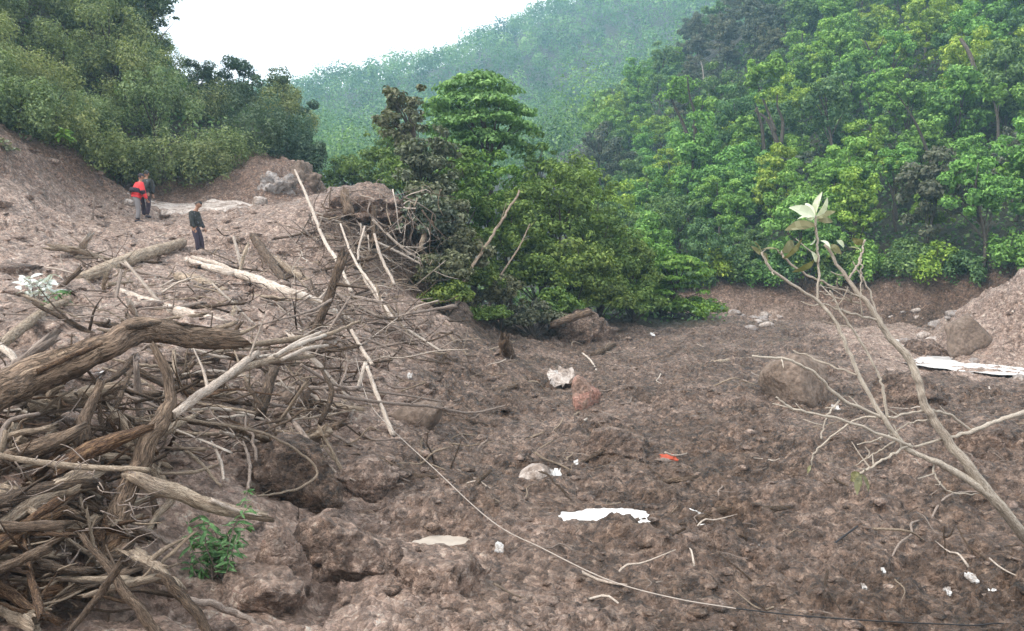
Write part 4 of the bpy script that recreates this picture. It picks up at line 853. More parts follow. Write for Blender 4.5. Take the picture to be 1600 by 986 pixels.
# --- logs and poles of the upper bank
B('fallen_log', 'long pale crooked log lying down the upper bank', 'wood_pale', [(290, 405, .12), (335, 420, .2), (380, 430, .2), (431, 450, .2), (489, 470, .2), (548, 503, .12)], [7, 11, 14, 16, 15, 9], 'log', .5, .10, .3, 10, twigs=2)
B('fallen_log', 'dark log lying behind the long pale crooked one', 'bark_dark', [(396, 370, .15), (420, 405, .2), (446, 440, .15)], [13, 15, 11], 'log', .6, .12, .2, 9)
B('fallen_log', 'short tan log beside the dark one on the upper bank', 'wood_tan', [(420, 400, .12), (450, 420, .15), (484, 440, .12)], [10, 12, 9], 'log', .6, .12, .2, 9)
B('fallen_log', 'weathered slab of wood right of the boy, half buried', 'wood_tan', [(278, 432, .05), (310, 440, .08), (352, 456, .04)], [14, 20, 12], 'log', .8, .15, .2, 9)
B('fallen_log', 'thin pale log just below the boy', 'wood_pale', [(300, 402, .1), (345, 415, .12), (395, 440, .1)], [7, 8, 6], 'log', .5, .1, .3, 8)
B('pole', 'long pale pole leaning on the root pile, leftmost of its bunch', 'wood_pale', None, [3, 4.5, 5.5, 6, 5], 'branch', .3, .06, .5, 8, P=Yat((461, 266, 24.5), (481, 311, 23.8), (507, 377, 22.8), (528, 409, 22), (549, 456, 21)), twigs=2)
B('pole', 'pale pole sloping down from the root pile to the mud', 'wood_pale', None, [3, 4, 5, 5, 4], 'branch', .3, .06, .5, 8, P=Yat((532, 350, 23.5), (552, 402, 22.4), (583, 448, 21), (617, 499, 19.6), (690, 550, 19)), twigs=3)
B('pole', 'crooked pale branch in the middle of the root pile', 'wood_pale', None, [3, 4, 4, 3], 'branch', .3, .06, .8, 8, P=Yat((570, 354, 23.5), (560, 394, 22.8), (566, 428, 22), (590, 468, 21), (620, 510, 19.5)), twigs=2)
B('pole', 'thin pale pole pointing right from the top of the root pile', 'wood_pale', None, [4, 4, 3], 'branch', .3, P=Yat((582, 343, 25), (628, 387, 25), (666, 411, 25.4)), twigs=2)
B('pole', 'thin pale pole pointing right, lower on the root pile', 'wood_pale', None, [4, 4, 3], 'branch', .3, P=Yat((588, 378, 24.5), (622, 394, 24.8), (658, 413, 25)), twigs=1)
B('pole', 'pale bent branch on the right face of the root pile', 'wood_pale', None, [4, 5, 5], 'branch', .3, P=Yat((585, 366, 24), (596, 403, 23.4), (617, 445, 22.8)))
B('pole', 'straight pale pole leaning against the middle clump of trees', 'wood_tan', None, [6, 5, 4, 3], 'branch', .2, .05, .8, 8, P=Yat((711, 460, 25.4), (745, 405, 26.5), (780, 351, 27.5), (812, 298, 28.5)), twigs=2)
B('pole', 'thin forked bare stem right of the leaning pole', 'wood_tan', None, [3, 2.5, 1.5], 'branch', .2, P=Yat((782, 430, 27.5), (810, 388, 28), (828, 350, 28.5)), twigs=3)
B('stub', 'short broken trunk on top of the root pile', 'bark_brown', None, [16, 15, 13], 'stump', .9, .15, .2, 10, P=Yat((546, 336, 25.6), (541, 318, 25.7), (538, 302, 25.8)))
B('stub', 'thin upright stub at the right end of the root pile', 'wood_tan', None, [8, 7, 6], 'stump', .7, P=Yat((656, 390, 25.6), (661, 372, 25.7), (665, 354, 25.8)))
B('stub', 'upright dark post in the root pile', 'bark_dark', None, [10, 10, 8], 'stump', .7, P=Yat((586, 380, 25), (584, 350, 25.3), (586, 322, 25.5)))
B('stick', 'thin bare stick standing left of the person in red', 'twig_grey', [(144, 346, .0), (146, 328, .45), (147, 308, .9)], [4, 3, 2], 'stick', .2)
def root_pile():
    """the torn-up root plate on the edge of the bank"""
    r = np.random.RandomState(12); c = at(575, 350, 25.6); o = ob('root_pile', None, None, 'torn-up root plate and brushwood on the edge of the bank', 'root pile', loc=c)
    mb = MB()
    V, F = rockverts(5, 71, .45, 3, 1.6, .22); V = V * np.array([1.7, 1.2, .8]); V *= (1 + .22 * fbm(V * 1.7, 4))[:, None]; dd = np.full(len(V), .3); ob('earth', mk('earth', V + at(572, 340, 26.8) - c, None, F, M['mud'], True, None, {'dry': dd, 'red': dd * 2, 'forest': dd * 0}), o)
    for k in range(110):
        a = at(r.uniform(480, 690), r.uniform(292, 430), 24.6 + r.rand() * 1.6); zg = float(H(a[0], a[1])[0]); a[2] = max(a[2], zg + .05 + .3 * r.rand())
        dr = np.array([r.normal() * .7 + .25, r.normal() * .35 - .1, -.55 + r.normal() * .6]); L = r.uniform(.5, 1.9); w = r.uniform(.010, .030)
        mb = MB(); tube(mb, [a, a + dr * L * .4 + r.normal(size=3) * .12, a + dr * L * .75 + r.normal(size=3) * .18, a + dr * L + r.normal(size=3) * .22], [w, w * .8, w * .6, w * .25], 5, 9, .12, k, 0, .03)
        ob('root', mb.mesh('root', M[['wood_tan', 'bark_brown', 'wood_pale', 'twig_grey', 'bark_dark'][k % 5]], c), o)
root_pile()
def brush(cx, cy, w, h, Y, n, label, seed, mats=('twig_grey', 'wood_tan', 'bark_dark'), L0=.35, thick=.012):
    r = np.random.RandomState(seed); c = g(cx, cy); o = ob('brushwood', None, None, label, 'brushwood', 'heaps of brushwood', loc=c)
    for k in range(n):
        a = g(cx + r.uniform(-.5, .5) * w, cy + r.uniform(-.5, .5) * h, r.uniform(.03, .3)); dr = np.array([r.normal(), r.normal() * .5, r.normal() * .35]); L = r.uniform(.5, 1.5) * L0 * a[1] / 10
        t = thick * r.uniform(.5, 1.3) * a[1] / 10
        mb = MB(); tube(mb, [a - dr * L * .5, a + r.normal(size=3) * L * .12, a + dr * L * .5], [t, t * .85, t * .4], 5, 8, .12, seed + k, .3, t * 1.5)
        ob('twig', mb.mesh('twig', M[mats[k % len(mats)]], c), o)
brush(330, 640, 320, 160, 8, 70, 'heap of fine sticks behind the stump and under the big log', 501)
brush(120, 650, 220, 90, 7, 30, 'heap of fine roots between the big log and the brown logs', 502)
brush(560, 430, 170, 150, 22, 90, 'brushwood strewn down the face of the root pile', 503)
brush(660, 530, 160, 70, 20, 34, 'brushwood along the edge of the mud below the root pile', 504)
brush(80, 800, 200, 150, 6, 40, 'tangle of torn roots left of the stump foot', 505, ('bark_red', 'bark_dark', 'twig_grey'), .3, .014)
brush(470, 600, 180, 90, 11, 26, 'brushwood around the pale branch bundle', 506)
brush(240, 470, 300, 60, 15, 26, 'thin sticks strewn below the thick grey log', 507)
# --- pieces on the mud field
B('fallen_log', 'dark log half sunk in the mud right of the long puddle', 'bark_dark', [(1090, 812, .03), (1120, 800, .06), (1165, 797, .06), (1235, 792, .02)], [10, 15, 15, 6], 'log', .6, .12, .3, 9)
B('fallen_log', 'pale split log at the far side of the mud field', 'wood_tan', [(1096, 571, .05), (1120, 567, .1), (1150, 562, .08), (1182, 561, .03)], [5, 9, 8, 6], 'log', .6)
B('fallen_log', 'brown log half buried left of the red rock', 'bark_brown', [(775, 612, .05), (798, 604, .1), (822, 594, .12)], [10, 12, 10], 'log', .6, .12, .3, 9)
B('fallen_log', 'thin log lying down the mud below the red rock', 'bark_brown', [(858, 704, .05), (882, 682, .08), (908, 658, .06)], [5, 7, 5], 'log', .5)
B('stick', 'white peeled stick below the red rock', 'wood_pale', [(892, 672, .05), (904, 664, .08), (917, 654, .08)], [4, 5, 3], 'stick', .4)
B('stick', 'curved tan root left of the white peeled stick', 'wood_tan', [(860, 660, .05), (885, 656, .08), (905, 644, .05)], [4, 5, 3], 'stick', .4)
B('stick', 'pale bent twig behind the red rock', 'wood_pale', [(910, 552, .1), (922, 562, .1), (932, 578, .1)], [3, 3, 3], 'stick', .3)
B('stick', 'thin black rod sticking out of the near mud', 'cable', [(1233, 893, .02), (1280, 866, .1), (1340, 822, .25)], [3, 3, 3], 'stick', .1, .03, .1, 6)
B('stick', 'dark forked stick between the boulder and the cable', 'bark_dark', [(738, 776, .03), (748, 752, .15), (766, 735, .2)], [8, 9, 5], 'stick', .5)
B('root', 'dark root lying above the slab of the near bank', 'bark_brown', [(560, 712, .05), (600, 722, .06), (640, 742, .06), (690, 748, .03)], [10, 12, 10, 6], 'root', .5, .14)
B('stick', 'wiry root loop below the sapling', 'twig_grey', [(1455, 812, .03), (1466, 790, .1), (1488, 772, .15), (1530, 768, .15)], [3, 4, 3, 3], 'stick', .2)
B('stick', 'wiry dark root lying in the near mud', 'twig_grey', [(1384, 890, .02), (1405, 850, .05), (1424, 835, .06), (1424, 818, .05), (1440, 812, .03)], [3, 4, 4, 3], 'stick', .2)
B('fallen_log', 'short dark log lump in front of the muddy root ball', 'bark_dark', [(928, 556, .06), (942, 548, .15), (958, 540, .12)], [11, 12, 8], 'log', .6)
B('fallen_log', 'log lying on top of the muddy root ball', 'bark_brown', None, [12, 12, 10], 'log', .6, .1, .2, 9, P=Yat((862, 508, 28.6), (895, 496, 28.4), (924, 488, 28.2)))
B('stub', 'short broken stump at the far edge of the mud', 'bark_brown', [(792, 558, 0), (792, 545, .35), (788, 530, .75)], [24, 20, 15], 'stump', 1.6, .25, .2, 12)
B('stick', 'long thin stick lying over the far mud by the stump', 'wood_tan', [(740, 556, .1), (785, 540, .15), (830, 525, .15)], [3, 3, 2], 'stick', .2)
tw = []
def twigs():
    r = np.random.RandomState(66); protos = []
    for k in range(7):
        mb = MB(); L = 1.0; q = r.normal(size=(4, 3)) * np.array([.05, .12, .06]); q[:, 0] += np.linspace(-.5, .5, 4)
        tube(mb, q, [.022, .02, .015, .007], 5, 9, .12, 600 + k, .4); protos.append(mb)
    meshes = [p.mesh('twig', M[['wood_pale', 'twig_grey', 'wood_tan', 'bark_dark'][k % 4]]) for k, p in enumerate(protos)]
    tone = ['pale', 'grey', 'tan', 'dark']
    for k in range(190):
        left = r.rand() < .62
        px, py = (r.uniform(0, 620), 360 + 480 * r.rand() ** 1.3) if left else (r.uniform(620, 1600), 540 + 420 * r.rand() ** 1.4)
        p = g(px, py, .05); p[2] = Hd(p[0], p[1])[0] + .03; s = r.uniform(.22, .75) * (1 if p[1] < 14 else 1.5); m = meshes[k % 7]; kk = (k % 7) % 4
        zn = ('far up the left bank' if py < 450 else 'on the middle of the left bank' if py < 600 else 'on the near left bank') if left else ('on the far mud field' if py < 620 else 'on the middle of the mud field' if py < 760 else 'on the near mud')
        zn += (' towards the left edge' if px < 200 else '' if px < 400 else ' near the bank edge') if left else (' left of the puddle' if px < 860 else ' around the puddle' if px < 1140 else ' under the sapling')
        o = ob('twig', m, None, '%s %s twig lying %s' % ('short' if s < .5 else 'long', tone[kk], zn), 'twig', 'twigs strewn over the slide', loc=p)
        o.rotation_euler = (r.normal() * .2, r.normal() * .22, r.rand() * 6.3); o.scale = (s, s * 1.0, s)
twigs()
# --- cable from the bank to the right lower corner
def cable():
    P0 = [(556, 560, 13.2), (575, 625, 12.4), (610, 668, 11.6), (675, 729, 10.4), (768, 814, 8.9), (850, 858, 8.1), (950, 906, 7.35), (1050, 934, 7.0), (1150, 951, 6.8)]
    P = Yat(*[(x, y, Y * .93) for x, y, Y in P0]); P = spline(P, 40)
    P2 = spline(Yat(*[(x, y, Y * .93) for x, y, Y in [(1146, 950.3, 6.81), (1250, 962, 6.65), (1400, 972, 6.5), (1600, 980, 6.4), (1760, 986, 6.3)]]), 24)
    for Q in (P, P2):
        hz = Hd(Q[:, 0], Q[:, 1]); Q[:, 2] = np.maximum(Q[:, 2], hz + .05)
    o = ob('cable', None, None, 'long thin cable sagging across the mud to the lower right corner', 'cable', loc=P[0])
    for nm, Q, m in (('mud_coated_length', P, 'cable_mud'), ('clean_length', P2, 'cable')):
        mb = MB(); tube(mb, Q, [.0058] * 3, 8, 90, .04, 3); ob(nm, mb.mesh(nm, M[m], P[0]), o)
cable()

# ------------------------------------------------------------------ boulders and lumps
def boulder(name, label, px, pbase, wpx, hpx, mat, seed, cat='boulder', deep=.9, rough=.22, cuts=5, sub=4, sink=.25, rot=0, fine=.05, Y=None, freq=1.1, dry=.25):
    b = g(px, pbase) if Y is None else at(px, pbase, Y); k = b[1] / FPX; w, h = wpx * k, hpx * k
    V, F = rockverts(sub, seed, rough, cuts, freq, fine)
    lo, hi = V.min(0), V.max(0); V = (V - (lo + hi) / 2) / (hi - lo)
    H_ = h / (1 - sink); V = V * np.array([w, w * deep, H_]); V[:, 2] += H_ * (.5 - sink); V[:, 1] += w * deep * .35
    va = {'tc': V}
    if mat == 'mud':
        V = V * (1 + .10 * fbm(V / (.16 + .12 * w) + seed, 4))[:, None]; dd = np.full(len(V), dry); va = {'dry': dd, 'red': dd * 0, 'forest': dd * 0}
    o = ob(name, mk(name, V, None, F, M[mat], True, None, va), None, label, cat, None, loc=b); o.rotation_euler = (0, 0, rot); return o
boulder('boulder', 'smooth brown boulder half sunk in mud beside the cable', 648, 672, 88, 42, 'rock_brown', 11, rough=.15, cuts=5, fine=.04)
boulder('boulder', 'big rounded boulder half buried in the far mud, behind the sapling', 1258, 632, 104, 78, 'rock_brown', 12, rough=.15, cuts=6, fine=.05, deep=1.2)
boulder('red_rock', 'reddish upright slab of rock in the middle of the mud field', 920, 640, 54, 54, 'rock_red', 13, 'rock', deep=.5, cuts=14, rot=.25, fine=.10, sub=5)
boulder('rock', 'pale flat rock capped with mud above the puddle', 838, 756, 56, 28, 'rock_pale', 14, 'rock', deep=1.0)
boulder('boulder', 'dark boulder leaning beside the earth spur on the right', 1522, 552, 74, 62, 'rock_brown', 15, deep=.7, cuts=8, rough=.3)
boulder('boulder', 'near brown boulder under the dangling roots', 455, 782, 165, 100, 'mud', 16, rough=.3, cuts=12, fine=.10, deep=.8, sub=5, sink=.3, dry=.15)
boulder('boulder', 'small rusty boulder behind the dark stake', 452, 640, 62, 34, 'rock_brown', 17, rough=.2)
boulder('earth_slab', 'long tilted slab of earth sliding off the near bank', 505, 898, 190, 96, 'mud', 18, 'earth slab', rough=.26, cuts=14, fine=.12, deep=.7, rot=-.35, dry=.6, sub=5, sink=.42)
boulder('earth_slab', 'upright shard of earth between the slab and the green plant', 440, 925, 92, 104, 'mud', 19, 'earth slab', rough=.26, cuts=14, fine=.12, deep=.6, dry=.6, sub=5, sink=.42)
boulder('earth_lump', 'broad cracked lump of earth at the bottom edge right of the stump roots', 400, 958, 140, 56, 'mud', 20, 'earth lump', rough=.26, cuts=14, fine=.12, dry=.6, sub=5, sink=.42)
boulder('earth_lump', 'broad lump of earth right of the upright earth shard', 690, 940, 150, 66, 'mud', 21, 'earth lump', rough=.26, cuts=14, fine=.12, dry=.6, sub=5, sink=.42)
boulder('earth_lump', 'narrow standing lump of earth in the gully of the near bank', 615, 915, 34, 66, 'mud', 22, 'earth lump', rough=.26, cuts=14, fine=.12, dry=.6, sub=5, sink=.42)
boulder('earth_lump', 'rounded lump of earth in the near left bank below the boulder', 560, 770, 120, 50, 'mud', 23, 'earth lump', rough=.26, cuts=14, fine=.12, dry=.6, sub=5, sink=.42)
boulder('root_ball', 'muddy root ball heaped at the far edge of the field', 912, 540, 124, 56, 'mud', 24, 'root ball', rough=.4, fine=.16, deep=.8, sub=5, sink=.42)
boulder('earth_lump', 'low mound of mud in front of the earth spur', 1455, 560, 90, 30, 'mud', 25, 'earth lump', rough=.26, cuts=14, fine=.12, sub=5, sink=.42)
boulder('earth_lump', 'dark mound of mud behind the sapling stems', 1420, 640, 120, 60, 'mud', 26, 'earth lump', rough=.26, cuts=14, fine=.12, sub=5, sink=.42)
boulder('earth_lump', 'low hump of mud below the red rock', 960, 716, 120, 44, 'mud', 27, 'earth lump', rough=.26, cuts=14, fine=.12, sub=5, sink=.42)
boulder('earth_lump', 'mound of mud at the right edge beside the sapling stem', 1570, 720, 140, 60, 'mud', 28, 'earth lump', rough=.26, cuts=14, fine=.12, sub=5, sink=.42)
boulder('rock_outcrop', 'pale fractured rock outcrop at the end of the slip face', 425, 326, 74, 62, 'rock_grey', 29, 'rock', rough=.5, cuts=16, fine=.25, deep=.8, Y=33.5, freq=1.9, sub=5)
boulder('rock_outcrop', 'taller brown rock shoulder below the left hill trees', 462, 318, 76, 72, 'rock_brown', 30, 'rock', rough=.5, cuts=16, fine=.25, deep=.8, Y=35, freq=1.9, sub=5)
boulder('rock', 'pale round rock at the foot of the rock outcrop', 403, 322, 26, 16, 'rock_pale', 31, 'rock', Y=31)
boulder('rock', 'white rock rubble lump beside the person in red', 200, 322, 20, 12, 'rock_pale', 32, 'rock', Y=28.5)
def silt_flat():
    """the pale washed-out track behind the people"""
    P = [at(p[0], p[1], p[2]) for p in [(225, 330, 29.6), (235, 314, 32.0), (300, 319, 32.4), (385, 322, 32.0), (380, 330, 29.4), (320, 331, 29.2), (265, 333, 29.2)]]
    n = 34; c = np.mean(P, axis=0); V = [c]; 
    xs = np.linspace(min(p[0] for p in P) - .6, max(p[0] for p in P) + .6, 70); ys = np.linspace(28.8, 32.8, 50)
    X, Yv = np.meshgrid(xs, ys); x, y = X.ravel(), Yv.ravel(); z = H(x, y) + .10 + .05 * n2(x, y, .8, 81)
    u = (x - xs.mean()) / ((xs[-1] - xs[0]) / 2); v = (y - 30.8) / 2.0
    e = u ** 2 + v ** 2 + .25 * n2(x, y, .9, 82); z -= .35 * sstep(.75, 1.05, e)
    i = np.arange(49)[:, None] * 70; j = np.arange(69)[None]; Q = np.stack([i + j, i + j + 1, i + 71 + j, i + 70 + j], -1).reshape(-1, 4)
    ob('path', mk('path', np.stack([x, y, z], 1), Q, None, M['rock_pale']), kind='structure', label='pale washed-out track behind the people')
silt_flat()
ri = 0
for (x0, x1, y0, y1, n, lab) in [(1135, 1225, 490, 520, 18, 'pale stone among the rubble by the clump end of the stream'), (1380, 1505, 485, 545, 26, 'pale stone in the stream bed left of the dark boulder'), (1500, 1600, 566, 596, 16, 'pale stone at the edge of the white stream by the spur')]:
    r = np.random.RandomState(90 + x0)
    for k in range(n):
        sz = 7 + 20 * r.rand() ** 2; ri += 1
        big_ = 'large' if sz > 19 else 'middling' if sz > 12 else 'small'
        o = boulder('stone', big_ + ' ' + lab, r.uniform(x0, x1), r.uniform(y0, y1), sz, sz * .42, ['rock_grey', 'rock_pale', 'rock_grey'][k % 3], 700 + ri % 9, 'stone', sub=2, rough=.3); o['group'] = 'stones along the stream'
# --- litter
def scrap(name, label, px, py, w, h, mat, seed, cat='litter'):
    p = g(px, py, .04); p[2] = max(p[2], Hd(p[0], p[1])[0] + .02); k = p[1] / FPX; r = np.random.RandomState(seed); nx, ny = 7, 5
    X, Yv = np.meshgrid(np.linspace(-.5, .5, nx), np.linspace(-.5, .5, ny)); x = X.ravel() * w * k + r.normal(size=nx * ny) * w * k * .06; y = Yv.ravel() * h * k * 2.2 + r.normal(size=nx * ny) * h * k * .1
    z = r.normal(size=nx * ny) * h * k * .18 + Yv.ravel() * h * k * .9 + h * k * .4
    i = np.arange(ny - 1)[:, None] * nx; j = np.arange(nx - 1)[None]; Q = np.stack([i + j, i + j + 1, i + nx + 1 + j, i + nx + j], -1).reshape(-1, 4)
    V = np.stack([x, y, z], 1); nv = len(V); V = np.vstack([V, V - np.array([0, 0, .012])]); Q = np.vstack([Q, Q[:, ::-1] + nv])
    ob(name, mk(name, V, Q, None, M[mat]), None, label, cat, loc=p)
scrap('orange_scrap', 'orange-red scrap lying in the mud below the red rock', 1044, 721, 26, 6, 'orange', 1)
for i, (px, py, w, h, lab) in enumerate([(1518, 916, 18, 10, 'white scrap near the lower right, topmost of three'), (1481, 936, 12, 8, 'white scrap near the lower right, leftmost of three'), (1557, 936, 16, 12, 'white scrap near the lower right, nearest the edge'), (1187, 856, 10, 5, 'white scrap left of the black rod'), (1306, 643, 14, 10, 'white scrap beside the boulder behind the sapling'),
        (868, 748, 20, 12, 'torn white scrap beside the pale flat rock'), (897, 683, 8, 6, 'tiny white scrap under the white peeled stick'), (900, 727, 10, 7, 'white scrap above the puddle'), (752, 900, 18, 10, 'white scrap on the lump beside the near cable'), (1349, 917, 9, 6, 'white scrap in the near mud, left of the three'), (1380, 916, 7, 6, 'smallest white scrap beside the three in the near mud'),
        (640, 598, 10, 7, 'white scrap above the smooth brown boulder'), (96, 604, 22, 16, 'crumpled white scrap under the big log'), (153, 593, 10, 14, 'small white scrap right of the crumpled one under the log'), (1020, 527, 8, 6, 'white scrap at the far edge of the mud'), (780, 865, 16, 10, 'grey-white scrap beside the cable')]):
    scrap('white_scrap', lab, px, py, w * .8, h * .75, 'white', 20 + i)
scrap('pale_rag', 'pale rag heap leaning on the red rock', 880, 604, 40, 22, 'rock_pale', 60); scrap('pale_rag', 'white strip of rag on top of the rag heap', 872, 594, 22, 8, 'white', 61)

def flakes():
    """pale lumps of dried silt and stone on the left bank: too many to count"""
    r = np.random.RandomState(77); V1, F1 = ico(1); var = [rockverts(1, 940 + i, .6, 4, 1.3, .3)[0] for i in range(10)]
    n = 1100; Y = 7.5 * (31 / 7.5) ** r.rand(n); X = -r.rand(n) ** .85 * .80 * Y - 1.6 + .04 * Y; Z = Hd(X, Y); Vs = []
    S = .032 * np.exp(r.normal(size=n) * .75) * (.7 + Y / 14)
    for i in range(n):
        a = r.rand() * 6.28; c, s = cos(a), sin(a); v = var[i % 10] * S[i] * np.array([1.5, 1.0, .55])
        Vs.append(np.stack([v[:, 0] * c - v[:, 1] * s, v[:, 0] * s + v[:, 1] * c, v[:, 2]], 1) + np.array([X[i], Y[i], Z[i] - S[i] * .1]))
    Fs = (F1[None] + (np.arange(n) * len(V1))[:, None, None]).reshape(-1, 3); dd = np.repeat(np.clip(1.0 + r.normal(size=n) * .3, .3, 1.4), len(V1))
    ob('silt_flakes', mk('silt_flakes', np.concatenate(Vs), None, Fs, M['mud'], False, None, {'dry': dd, 'red': dd * 0, 'forest': dd * 0}), None, 'pale lumps of dried silt strewn over the left bank', 'debris', kind='stuff')
flakes()
def tangle(label, spec, n, seed, mats, L, thick, lift, name='root_tangle'):
    """a heap of interlocked crooked roots and broken branches"""
    r = np.random.RandomState(seed); x0, x1, y0, y1 = spec; c = g((x0 + x1) / 2, (y0 + y1) / 2); o = ob(name, None, None, label, 'log heap' if name == 'log_heap' else 'root tangle', loc=c)
    for k in range(n):
        qx, qy = r.uniform(x0, x1), r.uniform(y0, y1)
        if abs(qx - 313) < 32 and qy < 440: qx += 70
        p = g(qx, qy, r.uniform(lift[0], lift[1])); dr = np.array([r.normal(), r.normal() * .55, r.normal() * .4]); dr /= np.linalg.norm(dr); l = L * r.uniform(.4, 1.35); t = thick * np.exp(r.normal() * .6)
        q = np.linspace(-.5, .5, 6)[:, None] * dr[None] * l + p + r.normal(size=(6, 3)) * l * .028
        if t > .022: q = q[[0, 2, 5]] if r.rand() < .6 else q[[0, 5]]
        mb = MB(); tube(mb, q, np.interp(np.linspace(0, 1, len(q)), np.linspace(0, 1, 6), [1, .97, .9, .82, .7, .5]) * t, 6 if t < .02 else 10, 18, .26, seed + k, 1.8, t * .35, flat=.4 if r.rand() < .3 else 1.0)
        if len(q) < 6: q = spline(q, 6)
        if t > .012:
            for s in range(r.randint(1, 4)):
                j = r.randint(1, 5); e = dr * r.uniform(-.2, .6) + r.normal(size=3) * .7; ll = l * r.uniform(.12, .4); tube(mb, [q[j], q[j] + e * ll * .5 + r.normal(size=3) * ll * .1, q[j] + e * ll], [t * .5, t * .35, t * .12], 5, 6, .15, seed + k + s)
        ob('log' if name == 'log_heap' else 'root', mb.mesh('root', M[mats[r.randint(len(mats))]], c), o)
DK = ['bark_dark', 'bark_brown', 'bark_red', 'bark_brown', 'wood_tan', 'wood_tan', 'twig_grey']
tangle('dense tangle of roots and broken branches under the big arching log', (-30, 330, 575, 700), 75, 1500, DK, .95, .017, (.05, .5))
tangle('mass of torn reddish roots around the foot of the stump', (-40, 215, 700, 960), 80, 1700, ['bark_red', 'bark_dark', 'bark_red', 'bark_brown', 'wood_tan'], .75, .024, (.02, .4))
tangle('tangle of branches and roots right of the stump top', (270, 560, 530, 690), 85, 1900, DK + ['wood_pale'], .95, .014, (.04, .45))
tangle('thick mat of fallen branches down the slope of the root pile', (450, 680, 330, 560), 230, 2100, ['wood_pale', 'wood_tan', 'twig_grey', 'twig_grey', 'bark_brown', 'bark_dark'], 2.1, .014, (.05, .6))
tangle('scatter of broken branches along the upper left bank', (90, 480, 385, 525), 80, 2300, ['wood_pale', 'wood_tan', 'twig_grey', 'bark_dark', 'wood_tan'], 1.5, .026, (.04, .2))
tangle('thin mat of roots and sticks where the bank meets the mud', (480, 780, 560, 760), 70, 2500, ['twig_grey', 'bark_dark', 'wood_tan'], 1.0, .012, (.03, .15))
tangle('sticks and roots sticking out of the mud around the red rock', (760, 1080, 550, 760), 60, 2700, ['twig_grey', 'bark_dark', 'wood_tan', 'bark_brown'], .8, .012, (.02, .12))
tangle('sticks and roots sticking out of the mud under the sapling', (1080, 1600, 560, 900), 60, 2900, ['twig_grey', 'bark_dark', 'bark_brown'], .6, .009, (.02, .10))
tangle('chunky broken logs and planks heaped in the left foreground', (-30, 330, 590, 900), 22, 3100, ['bark_brown', 'wood_tan', 'bark_red', 'bark_dark', 'wood_tan'], 1.05, .05, (.10, .45), 'log_heap')
tangle('splintered planks and stubs right of the stump', (300, 560, 540, 680), 14, 3300, ['wood_tan', 'wood_pale', 'bark_brown'], 1.0, .034, (.08, .3), 'log_heap')
# ------------------------------------------------------------------ single leaves, plants and the sapling
def leafmesh(name, mat, L=1.0, W=.38, curl=.25, seed=0, cup=.15):
    r = np.random.RandomState(seed); n = 7; t = np.linspace(0, 1, n); w = W * np.sin(np.pi * np.clip(t, .02, .985)) ** .75 * (1 - .18 * t) * .5
    V = []
    for i in range(n):
        z = -curl * t[i] ** 2; V += [(t[i], -w[i], z + cup * w[i] * 2 + r.normal() * .012), (t[i], 0, z), (t[i], w[i], z + cup * w[i] * 2 + r.normal() * .012)]
    Q = [(i * 3 + a, i * 3 + a + 3, i * 3 + a + 4, i * 3 + a + 1) for i in range(n - 1) for a in (0, 1)]
    return mk(name, np.array(V) * L, np.array(Q), None, M[mat], True, {'lv': np.clip(.5 + .2 * r.normal(size=len(Q)), 0, 1)})
def orient(o, d, up=(0, 0, 1), roll=0.0):
    d = Vector(d).normalized(); y = Vector(up).cross(d)
    if y.length < 1e-3: y = Vector((0, 1, 0))
    y.normalize(); z = d.cross(y); m = Matrix((d, y, z)).transposed(); o.rotation_euler = (m @ Matrix.Rotation(roll, 3, 'X')).to_euler()
